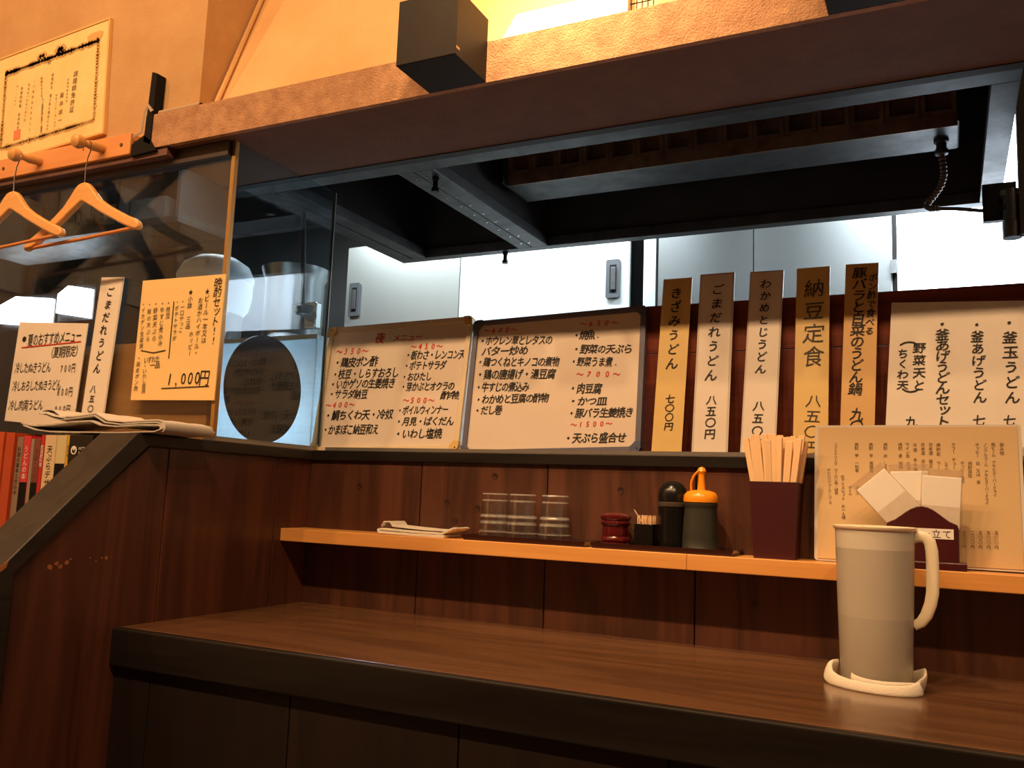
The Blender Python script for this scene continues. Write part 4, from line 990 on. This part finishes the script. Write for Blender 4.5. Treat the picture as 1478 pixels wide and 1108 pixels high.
# ------------------------------------------------------------------ books and newspaper at the left
sb = thing('book_rack', 'low wooden rack holding the books beside the partition', 'rack', (-1.70, 1.28, 0))
OBJ('body', MB().box(-0.60, 0.20, -0.12, 0.085, 0, 0.825), M_PANELDK, sb)
OBJ('board', MB().box(-0.60, 0.20, -0.125, 0.085, 0.825, 0.845), M_BLACKWOOD, sb)
ZBK = 0.8455
def book(x0, x1, h, label, cs, m2=None, zs=None, txt=None, d=0.13, y=1.192, ink='n', ts=None):
    t = thing('book', label, 'book', ((x0+x1)/2, y, ZBK), group='books on the rack')
    W = (x1-x0)/2 - .0006
    cov = mat('cover_'+str(len(MATS)), cs, .4, coat=.15)
    OBJ('spine', MB().box(-W, W, 0, .002, 0, h), cov, t, .0006)
    OBJ('cover', MB().box(-W, -W+.0014, .002, d, 0, h), cov, t); OBJ('cover', MB().box(W-.0014, W, .002, d, 0, h), cov, t)
    OBJ('pages', MB().box(-W+.0014, W-.0014, .002, d-.003, .003, h-.003), M_PAPER, t)
    if m2: OBJ('spine_band', MB().box(-W, W, -.0004, 0, 0.0, zs), m2, t)
    if txt: lettering([(txt, 'V', 0, h-.02, 0, h-.02-len(txt)*(ts or W*1.6), (ts or W*1.6), (ts or W*1.6), ink)], t, y=-.0007, hand=0)
    return t
book(-1.860, -1.832, .262, 'dark orange binder at the far left of the rack', (176, 70, 26))
book(-1.829, -1.800, .262, 'orange binder second from the left edge', (184, 74, 28))
book(-1.799, -1.771, .268, 'bright orange-brown binder left of the cream booklet', (190, 78, 32), y=1.186)
book(-1.7705, -1.7655, .225, 'very thin cream booklet between two orange binders', (214, 190, 150))
book(-1.765, -1.737, .266, 'red-orange thick binder right of the thin cream booklet', (182, 70, 34), y=1.186)
book(-1.7365, -1.7165, .258, 'grey spined book with dark lettering next to the binders', (142, 120, 102), txt='料理の基本と仕込み', ts=.011)
book(-1.716, -1.6925, .260, 'pink spined book with a black lower band', (206, 56, 66), M_BLACKM, .165, 'うどんの本', ink='w', ts=.014)
book(-1.692, -1.6815, .254, 'narrow grey spined book right of the pink one', (150, 132, 116))
book(-1.681, -1.6620, .254, 'brown-red spined book with dark lower band', (128, 66, 56), M_BLACKM, .165, 'そば・うどん', ink='b', ts=.012)
book(-1.6615, -1.6495, .262, 'thin bright red spined book', (188, 40, 40), txt='居酒屋料理', ink='w', ts=.009)
book(-1.649, -1.6140, .262, 'wide cream spined book with black lettering', (220, 196, 156), txt='天ぷらデザート', ts=.017)
book(-1.6135, -1.5840, .262, 'cream book with black lower spine and paper marker', (214, 200, 150), M_BLACKM, .205)
book(-1.5835, -1.5690, .262, 'thin yellow spined book next to the black magazine', (214, 168, 50), txt='旅の本', ts=.008)
t = thing('magazine_case', 'black case with a white ring logo beside the sloping cap', 'case', (-1.534, 1.186, ZBK), group='books on the rack')
OBJ('case', MB().box(-.0345, .0345, 0, .12, 0, .262), M_BLACK, t, .001)
rg = MB(); 
for i in range(24):
    a0, a1 = 2*PI*i/24, 2*PI*(i+1)/24
    r0 = .0085; r1 = .0052; cx, cz = -.018, .232
    k = len(rg.v); rg.v += [(cx+r0*math.cos(a0), -.0006, cz+r0*math.sin(a0)), (cx+r0*math.cos(a1), -.0006, cz+r0*math.sin(a1)), (cx+r1*math.cos(a1), -.0006, cz-.001+r1*math.sin(a1)), (cx+r1*math.cos(a0), -.0006, cz-.001+r1*math.sin(a0))]; rg.f.append((k, k+1, k+2, k+3))
for i in range(10):
    a0 = 2*PI*i/10
    if i == 0: k = len(rg.v)
    rg.v.append((-.018+.0026*math.cos(a0), -.0006, .234+.0026*math.sin(a0)))
rg.f.append(tuple(range(k, k+10)))
OBJ('logo_ring', rg, M_PAPER, t)
lettering([('NTT', 'H', -.004, .2355, .014, .2355, .0085, .008, 'w'), ('EAST', 'H', -.004, .227, .015, .227, .006, .0065, 'w'), ('LI', 'H', -.026, .197, .004, .197, .032, .034, 'w')], t, y=-.0006, hand=0)
# newspaper
t = thing('newspaper', 'folded newspaper lying on the books and the partition top', 'newspaper', (-1.515, 1.205, ZL+0.001))
def layer(name, pr, y0, y1, th, m=M_NEWS): OBJ(name, MB().sheet([(x*.80, z*1.15) for x, z in pr], y0, y1, th, 6, .0012), m, t, 0, True)
layer('sheet', [(-.285, .012), (-.24, .004), (-.18, .0005), (-.10, 0), (0, .0), (.08, .0), (.15, .0005), (.20, .001), (.222, .006)], 0, .13, .0022)
layer('sheet', [(-.30, .016), (-.25, .011), (-.18, .013), (-.10, .018), (-.035, .020), (0, .013), (.06, .010), (.13, .012), (.20, .012), (.224, .008)], .004, .135, .0028)
layer('sheet', [(-.235, .036), (-.20, .028), (-.16, .022), (-.10, .025), (-.03, .030), (.01, .018), (.07, .014), (.13, .016), (.19, .017), (.222, .012)], .008, .13, .0025)
layer('sheet', [(-.245, .034), (-.225, .042), (-.19, .040), (-.15, .028), (-.11, .029), (-.03, .034), (.02, .021), (.08, .018), (.14, .020), (.19, .021), (.216, .018), (.226, .011), (.220, .004)], .010, .125, .0025, mat('newsprint_light', (222, 214, 200), .85))
OBJ('folded_edge', MB().tube([(.175, .004, .012), (.175, .125, .012)], .0105, 12, flat=(1, .75)), M_NEWS, t)
layer('inner_page', [(-.232, .034), (-.21, .034), (-.18, .029), (-.14, .026)], .006, .12, .004, M_PAPER)

# ------------------------------------------------------------------ round dark board behind the side pane
t = thing('round_board', 'round dark brown wooden board leaning behind the side glass', 'board', (-1.408, 1.560, ZL+.006), (0, 0, 0))
rb_ = OBJ('disc', MB().lathe([(0, 0), (.121, 0), (.1245, .002), (.1245, .010), (.121, .012), (0, .012)], n=64), wood('dark_disc_wood', (44, 34, 30), (60, 46, 38), 'y', .5), t)
rb_.rotation_euler = (0, -PI/2, 0); rb_.location = (0, 0, .1245)

# ------------------------------------------------------------------ kitchen: shell
K = 3.10/2.75
YK = 3.10
struct(bx('wall_far', -5.6, -0.085, YK+0.62, YK+0.68, 0, 2.46, M_KWALL))
struct(bx('wall_far_right', -0.085, 1.84, YK+0.62, YK+0.68, 0, 2.46, M_KWALL)).name = 'wall_far.001'
struct(bx('wall_kitchen_left', -5.6, -5.52, 1.42, YK+.62, 0, 2.46, M_KWALL))
# ------------------------------------------------------------------ extraction hood
hd = thing('extraction_hood', 'dark greasy steel extraction hood hanging over the kitchen', 'hood', (-0.76, 2.08, 1.80))
hx0, hx1, hy0, hy1 = -1.665+.76, 0.134+.76, 1.69-2.08, 2.478-2.08
OBJ('front_bar', MB().box(hx0, hx1, hy0, 1.750-2.08, 0, .03), M_STEELD, hd, .001)
OBJ('back_bar', MB().box(hx0, hx1, 2.440-2.08, hy1, 0, .03), M_STEELD, hd, .001)
OBJ('left_bar', MB().box(-1.602+.76, -1.552+.76, 1.751-2.08, 2.439-2.08, 0, .03), M_STEELD, hd, .001)
OBJ('outer_left_bar', MB().box(hx0, -1.609+.76, 1.751-2.08, 2.439-2.08, .0, .03), M_STEELD, hd, .001)
OBJ('divider', MB().box(-1.207+.76, -1.164+.76, 1.751-2.08, 2.439-2.08, 0, .03), M_STEELD, hd, .001)
OBJ('divider', MB().box(-1.161+.76, -1.106+.76, 1.751-2.08, 2.439-2.08, 0, .03), M_STEELD, hd, .001)
OBJ('right_bar', MB().box(.087+.76, hx1, 1.751-2.08, 2.439-2.08, 0, .03), M_STEELD, hd, .001)
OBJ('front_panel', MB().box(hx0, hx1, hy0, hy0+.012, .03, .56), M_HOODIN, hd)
OBJ('back_panel', MB().box(hx0, hx1, hy1-.012, hy1, .03, .56), M_STEELD, hd)
OBJ('side_panel', MB().box(hx0, hx0+.012, hy0+.012, hy1-.012, .03, .56), M_STEELD, hd)
OBJ('side_panel', MB().box(hx1-.012, hx1, hy0+.012, hy1-.012, .03, .56), M_STEELD, hd)
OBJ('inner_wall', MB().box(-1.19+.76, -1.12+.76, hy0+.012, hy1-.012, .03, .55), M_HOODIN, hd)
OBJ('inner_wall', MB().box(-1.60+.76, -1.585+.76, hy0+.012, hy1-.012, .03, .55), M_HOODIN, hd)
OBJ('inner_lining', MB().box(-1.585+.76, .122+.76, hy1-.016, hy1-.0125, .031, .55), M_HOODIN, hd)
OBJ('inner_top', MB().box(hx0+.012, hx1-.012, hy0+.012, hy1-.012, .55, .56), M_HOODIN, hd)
OBJ('duct', MB().box(-.2, .2, -.2, .2, .56, .66), M_STEELD, hd)
for i in range(9):
    for s in (-1, 1):
        y = 1.79+i*.075-2.08
        OBJ('bolt', MB().lathe([(0, -.002), (.0028, -.002), (.0036, 0), (.0036, .001)], -1.1625+.76+s*.014, y, 0, 8), M_CHROME, hd)
for (x, y) in ((-1.128, 1.80), (-1.265, 2.462)):
    OBJ('hanging_stud', MB().lathe([(.009, .001), (.009, -.008), (.0065, -.010), (.0065, -.026), (.0095, -.028), (.0095, -.038), (0, -.038)], x+.76, y-2.08, 0, 12), M_BLACK, hd)
# grease filter bank: a row of framed recesses over a drip trough
gf = thing('grease_filter', 'brown row of square filter recesses with a steel drip trough inside the hood', 'filter', (-0.52, 2.09, 1.868))
fx0, fx1 = -1.075+.52, .036+.52
OBJ('trough', MB().box(fx0-.004, fx1, .0, .13, 0, .004), M_STEELD, gf)
OBJ('trough_front', MB().box(fx0-.004, fx1, -.004, 0, 0, .030), M_GREASE, gf)
OBJ('trough_back', MB().box(fx0-.004, fx1, .13, .134, 0, .05), M_STEELD, gf)
NS = 15; pw = (fx1-fx0)/NS
fs_ = 0.030
def fp(x, v, dd=0.0):    # point on the sloping filter face; v up the face
    return (x, -.002 - .25*v*0.35 - dd*-.9, fs_ + v*.95 + dd*.3)
for i in range(NS):
    a = fx0+i*pw; b = a+pw; mb = MB(); e1, v0, v1, e2 = .010, .012, .058, .006
    def quad(p): 
        k = len(mb.v); mb.v.extend(p); mb.f.append((k, k+1, k+2, k+3))
    A = [fp(a+.001, 0), fp(b-.001, 0), fp(b-.001, .09), fp(a+.001, .09)]
    B = [fp(a+e1, v0), fp(b-e1, v0), fp(b-e1, v1), fp(a+e1, v1)]
    D = [fp(a+e1+.004, v0+.004, .03), fp(b-e1-.004, v0+.004, .03), fp(b-e1-.004, v1-.002, .03), fp(a+e1+.004, v1-.002, .03)]
    for q in range(4):
        r_ = (q+1) % 4; quad([A[q], A[r_], B[r_], B[q]]); quad([B[q], B[r_], D[r_], D[q]])
    quad(D)
    OBJ('filter_cell', mb, M_GREASE, gf)
OBJ('filter_back', MB().box(fx0, fx1, .035, .04, .03, .16), M_GREASE, gf)
for s_x in (fx0-.003, fx1): OBJ('hanger_plate', MB().box(s_x, s_x+.003, -.03, .13, .0, .38), M_HOODIN, gf)
# gas hose from the trough to the bracket on the right
hs = thing('drain_hose', 'ribbed metal hose hanging from the drip trough at the right', 'hose', (0.003, 2.16, 1.866))
OBJ('fitting', MB().lathe([(0, .006), (.016, .006), (.016, -.004), (.011, -.006), (.011, -.020), (.014, -.021), (.014, -.032), (.009, -.034), (0, -.034)], n=16), M_STEELD, hs)
hp = [(0, 0, -.034), (.003, .0, -.06), (.004, .0, -.085), (-.002, .0, -.105), (-.014, .0, -.125), (-.028, .0, -.142), (-.034, .0, -.152), (-.026, 0, -.158), (-.008, 0, -.160)]
from mathutils.geometry import interpolate_bezier
def dense(P, k=8):
    out = []
    for a, b in zip(P, P[1:]):
        for i in range(k): out.append(tuple(a[j]+(b[j]-a[j])*i/k for j in range(3)))
    out.append(P[-1]); return out
dp = dense(hp); OBJ('ribbed_hose', MB().tube(dp, [.0062 if i % 3 else .0082 for i in range(len(dp))], 10), mat('old_hose_metal', (112, 96, 84), .4, .7), hs)
OBJ('thin_pipe', MB().tube([(-.010, 0, -.160), (.03, 0, -.165), (.085, 0, -.176), (.12, 0, -.178)], .0045, 8), M_STEELD, hs)
br = thing('pipe_bracket', 'black bracket with a dangling pipe end at the right of the hood', 'bracket', (.12, 2.14, 1.66))
OBJ('plate', MB().box(-.038, .028, .0, .02, .0, .085), M_BLACK, br, .001)
OBJ('pipe', MB().lathe([(.016, .06), (.016, -.01), (.0185, -.012), (.0185, -.048), (0, -.048)], .016, -.018, 0, 18), M_STEELD, br)
OBJ('clamp', MB().box(-.004, .036, -.03, 0, .045, .058), M_STEELD, br, .001)
OBJ('clamp', MB().box(-.004, .036, -.03, 0, .015, .024), M_BLACK, br, .001)
tag(bx('steel_duct', 0.150, 0.42, 2.10, 2.13, 1.615, 2.459, M_HOODIN, None), 'dark vertical duct panel at the right edge of the photo', 'duct')

# ------------------------------------------------------------------ kitchen: fridges and cabinets
def kx(x): return x*K
def fridge(x0, x1, z1, label, doors, m_):
    t = thing('fridge', label, 'fridge', ((x0+x1)/2, YK+.3, 0))
    W = (x1-x0)/2
    OBJ('body', MB().box(-W, W, -.28, .30, .08, z1), M_STEEL, t, .003)
    OBJ('plinth', MB().box(-W+.02, W-.02, -.25, .28, 0, .08), M_BLACKM, t)
    for (a, b, side, mm) in doors:
        cx = (x0+x1)/2
        d = MB(); k = 10; poly = []
        for i in range(k+1):      # slightly bowed door skin
            u = i/k; poly.append((a-cx+.002+(b-a-.004)*u, -.300-.006*math.sin(PI*u)))
        poly += [(b-cx-.002, -.281), (a-cx+.002, -.281)]
        d.prism(poly, 'z', .10, z1-.01)
        dr = OBJ('door', d, mm, t, 0, True)
        hx = a-cx+.028 if side < 0 else b-cx-.086
        hz = 1.778 if side > 0 else 1.775
        OBJ('handle_plate', MB().prism(rrect(hx, hx+.056, hz, hz+.150, .008), 'y', -.3145, -.302), mat('handle_plate_steel', (84, 86, 88), .5, .3), dr, .001)
        OBJ('handle_recess', MB().box(hx+.016, hx+.042, -.3155, -.3146, hz+.02, hz+.128), M_BLACKM, dr)
        OBJ('handle_grip', MB().box(hx+.022, hx+.041, -.322, -.3156, hz+.03, hz+.118), M_STEELD, dr, .001)
    return t
Mg = mat('fridge_grey_steel', (196, 198, 190), 0.36, 0.75, col2=(182, 184, 178), scale=(1.5, 1.5, .8), rr=(.3, .42))
fridge(kx(-2.118), kx(-0.945), 2.10, 'large two-door steel fridge in the kitchen behind the menu boards', [(kx(-2.112), kx(-1.598), -1, Mg), (kx(-1.597), kx(-.946), 1, M_GLARESTEEL)], M_STEEL)
t = thing('steel_cabinet', 'tall steel cabinet with two doors, right of the glare-white fridge door', 'cabinet', ((kx(-.90)+kx(-.134))/2, YK+.3, 0))
c0 = (kx(-.90)+kx(-.134))/2
OBJ('body', MB().box(kx(-.90)-c0, kx(-.134)-c0, -.28, .30, .0, 2.12), M_GLARESTEEL, t, .002)
for (a, b, m_) in ((kx(-.845), kx(-.536), M_STEEL), (kx(-.533), kx(-.136), M_STEEL)):
    poly = [(a-c0+.001+(b-a-.002)*i/10, -.298-.008*math.sin(PI*i/10)) for i in range(11)] + [(b-c0-.001, -.281), (a-c0+.001, -.281)]
    OBJ('door', MB().prism(poly, 'z', .05, 2.11), m_, t, 0, True)
OBJ('door_seam', MB().box(kx(-.852)-c0, kx(-.846)-c0, -.300, -.281, .05, 2.11), M_BLACKM, t)
tag(bx('door_latch', kx(-.138), kx(-.122), YK-.01, YK+.02, 1.02+.69*K, 1.02+.73*K, M_CHROME), 'small shiny latch on the dark gap beside the window', 'latch')
tag(bx('gap_shade_strip', kx(-.134), kx(-.1215), YK+.02, YK+.10, 0, 2.46, M_BLACKM), 'thin dark strip as shade in the gap between the steel cabinet and the bright window', 'post')  # dark strip, the gap's shade put into its colour
tag(bx('gap_shade_strip', kx(-.944), kx(-.901), YK+.03, YK+.09, 0, 2.46, mat('gap_shade_black', (5, 5, 5), .9, spec=.05)), 'black strip as shade in the gap between the glare-white fridge door and the steel cabinet', 'post')  # near-black filler carrying the shade of this gap
# bright window on the right
w3 = sroot('window_3')
OBJ('frame', MB().box(kx(-.121), kx(-.074), YK+.02, YK+.09, 0.9, 2.46), mat('white_window_frame', (220, 226, 228), .4), w3, .002)
OBJ('frosted_pane', MB().box(kx(-.073), 1.84, YK+.05, YK+.06, 1.2, 2.40), M_WINDOW, w3)
OBJ('sill', MB().box(kx(-.121), 1.84, YK+.0, YK+.12, 1.15, 1.2), M_STEEL, w3)
t = thing('cooking_pan', 'black pan rim showing above the red screen by the window', 'pan', (.10, 2.72, 1.50))
OBJ('pan_body', MB().lathe([(0, -.05), (.14, -.05), (.185, .020), (.190, .022), (.178, .024), (.135, -.044), (0, -.044)], 0, 0, 0, 40), M_BLACKM, t)
OBJ('pan_handle', MB().tube([(.18, 0, .015), (.30, 0, .03), (.36, 0, .035)], .009, 8), M_BLACKM, t)
tag(bx('side_shelf', -.20, 1.2, 2.50, 2.95, 1.42, 1.45, M_STEELD), 'steel shelf carrying the black pan behind the red screen', 'shelf')
for x in (-.19, 1.17): tag(bx('shelf_post', x, x+.02, 2.70, 2.72, 0, 1.42, M_STEELD), 'steel post under the kitchen shelf', 'post', 'posts of the kitchen shelf')
# worktable and stove below the opening, left half
kt = thing('stove', 'steel stove and worktable behind the side glass', 'stove', (-2.1, 2.12, 0))
OBJ('top', MB().box(-1.0, 1.0, -.32, .38, .82, .86), M_STEEL, kt, .002)
OBJ('cabinet', MB().box(-.98, .98, -.28, .28, 0, .82), M_STEELD, kt)
t = thing('stock_pot', 'tall steel stock pot with flared rim behind the side glass', 'pot', (-2.06, 2.39, .86))
OBJ('pot', MB().lathe([(0, 0), (.095, 0), (.10, .004), (.102, .88), (.112, .90), (.118, .925), (.115, .925), (.108, .902), (.098, .88), (.096, .01), (0, .01)], n=48), M_STEEL, t)
OBJ('tap', MB().tube([(.095, -.03, .74), (.125, -.06, .74), (.150, -.085, .735)], [.014, .014, .020], 14), M_CHROME, t)
OBJ('tap_body', MB().box(.10, .15, -.06, -.03, .70, .79), M_CHROME, t, .004)
t = thing('white_tub', 'white lidded tub on a dark stand behind the side glass, left of the stock pot', 'tub', (-1.955, 1.915, .8605))
OBJ('tub_stand', MB().lathe([(0, 0), (.07, 0), (.08, .01), (.085, .66), (0, .66)], n=40), M_STEELD, t)
OBJ('tub_body', MB().lathe([(.085, .66), (.10, .68), (.108, .72), (.108, .76)], n=40), M_FROST, t)
OBJ('cover', MB().lathe([(.108, .76), (.112, .765), (.112, .775), (.095, .81), (.06, .832), (.03, .838), (0, .84)], n=40), M_FROST, t)
t = thing('crate_backlight', 'added backlight on the stove, hidden behind the pale crate', 'lamp', (-1.72, 2.08, .8605))  # unseen body for the added crate backlight
OBJ('stand', MB().box(-.02, .02, 0, .03, 0, .28), M_STEELD, t)
OBJ('head', MB().box(-.12, .12, -.018, .02, .28, .40), M_STEELD, t, .002)
t = thing('hanging_ladle', 'dark hanging ladle rod behind the side glass', 'ladle', (-1.637, 1.914, 1.7975))
OBJ('rod', MB().tube([(0, 0, .002), (.008, 0, -.1), (.02, 0, -.27)], .007, 8), M_STEELD, t)
OBJ('cup', MB().lathe([(0, -.03), (.02, -.024), (.032, 0), (.030, 0), (.018, -.021), (0, -.026)], .025, 0, -.27, 18), M_STEELD, t)
t = thing('glow_crate', 'pale blue translucent plastic crate added for the glow behind the round board', 'crate', (-1.645, 1.90, .8605))  # crate added to give the side glass its backlit blue glow
mb = MB(); W_, D_, H_ = .17, .09, .56
mb.box(-W_, W_, -D_, -D_+.004, 0, H_); mb.box(-W_, W_, D_-.004, D_, 0, H_); mb.box(-W_, -W_+.004, -D_+.004, D_-.004, 0, H_); mb.box(W_-.004, W_, -D_+.004, D_-.004, 0, H_); mb.box(-W_, W_, -D_, D_, 0, .004)
OBJ('crate_body', mb, trlmat('blue_white_polyethylene', (226, 238, 244)), t)
r2 = MB(); r2.box(-W_-.008, W_+.008, -D_-.008, -D_, H_-.012, H_); r2.box(-W_-.008, W_+.008, D_, D_+.008, H_-.012, H_); OBJ('crate_rim', r2, M_FROST, t)
t = thing('dark_rice_cooker', 'dark round cooker lid below the white tub behind the side glass', 'cooker', (-1.92, 2.20, .8605))
OBJ('cooker_body', MB().lathe([(0, 0), (.10, 0), (.105, .01), (.105, .40), (.11, .41), (.11, .56), (.09, .62), (.05, .65), (0, .66)], n=40), M_STEELD, t)
# dark shelf, hood side and papers in the far left of the kitchen
t = thing('overhead_shelf', 'dark overhead shelf in the kitchen behind the left glass', 'shelf', (-3.3, 2.75, 2.12))
OBJ('board', MB().box(-1.0, .40, -.15, .15, 0, .03), M_STEELD, t)
for x in (-.98, -.5, .0, .37): OBJ('upright', MB().box(x, x+.02, -.14, .14, .03, .339), M_HOODIN, t)
for i, (x, wd, hh_) in enumerate(((-.93, .2, .2), (-.70, .16, .14), (-.46, .25, .18), (-.14, .12, .12), (.03, .22, .12))):
    tag(bx('storage_box', -3.3+x, -3.3+x+wd, 2.66, 2.84, 2.1505, 2.1505+hh_, (M_KWALL, M_PLY, M_STEELD, M_FROST, M_KWALL)[i]), ('grey storage box at the left end of the overhead shelf', 'tan carton on the overhead shelf', 'dark steel tin in the middle of the overhead shelf', 'tall white tub on the overhead shelf', 'low grey box at the right end of the overhead shelf')[i], 'box')
# glowing panels standing in for white reflections on the left pane
for (x, y, z, lab) in ((-4.40, 3.0, 1.895, 'wide glowing panel imitating a reflection in the left glass, far left'), (-4.02, 3.0, 1.925, 'smaller glowing panel imitating a reflection in the left glass, next to the vertical strip')):
    t = thing('reflection_panel', lab, 'light', (x, y, z), (0, 0, 0))
    wd = .21 if x < -4.2 else .125
    OBJ('glow_face', MB().prism([(-wd, -.05), (wd, -.09), (wd, .06), (-.4*wd, .09), (-wd, .05)], 'y', -.02, .0), M_REFLGLOW, t)
    OBJ('housing', MB().box(-wd-.01, wd+.01, .001, .03, -.095, .095), M_STEELD, t)
    OBJ('hanging_rod', MB().box(-.008, .008, .010, .022, .095, 2.459-z), M_STEELD, t)

# ------------------------------------------------------------------ ceiling lamps and posters
for x in LAMP_X:
    t = thing('ceiling_lamp', 'small round warm ceiling lamp above the counter', 'lamp', (x, LAMP_Y, LAMP_Z), group='row of ceiling lamps')
    OBJ('housing', MB().lathe([(.042, .0), (.05, .0), (.052, .05), (.03, .06), (0, .06)], n=24), M_BLACKM, t)
    OBJ('ceiling_stem', MB().lathe([(.012, .06), (.012, .0795)], n=12), M_BLACKM, t)
    OBJ('lens', MB().lathe([(0, -.001), (.0405, -.001), (.0405, .004), (0, .004)], n=24), M_LENS, t)
for i, (x, y, l) in enumerate(((-1.40, 2.78, .7), (-2.45, 2.45, .7), (.05, 2.78, .6))):
    t = thing('kitchen_tube_lamp', 'white fluorescent lamp on the kitchen ceiling', 'lamp', (x, y, 2.415), group='kitchen ceiling lamps')
    OBJ('housing', MB().box(-l/2, l/2, -.05, .05, 0, .0445), M_KWALL, t)
for i, (y, z, wd, hh_, tx) in enumerate(((-.10, 1.75, .50, .42, '11:00〜14:00'), (.50, 1.72, .42, .46, '17:00〜21:00'), (.98, 1.66, .30, .48, 'ラーメン'))):
    t = thing('wall_poster', ('opening hours poster on the left wall', 'evening hours poster on the left wall', 'small poster on the left wall near the glass')[i], 'poster', (-2.918, y, z), (0, 0, PI/2))
    OBJ('sheet', MB().box(-wd/2, wd/2, -.004, -.0005, 0, hh_), M_PAPER, t)
    if i < 2: lettering([(tx, 'H', -wd/2+.03, hh_*.6, wd/2-.03, hh_*.6, .07, .09, 'n')], t, y=-.0048, hand=0)
for (y0, z0, y1, z1, lb_) in ((.1, 1.70, .75, 2.40, 'dark diagonal brace on the left wall, rising towards the glass'), (.75, 1.70, .15, 2.40, 'dark diagonal brace on the left wall, falling towards the glass')):
    tag(OBJ('wall_brace', MB().tube([(-2.905, y0, z0), (-2.905, y1, z1)], .03, 4), M_BLACKM), lb_, 'brace', 'diagonal braces on the left wall')
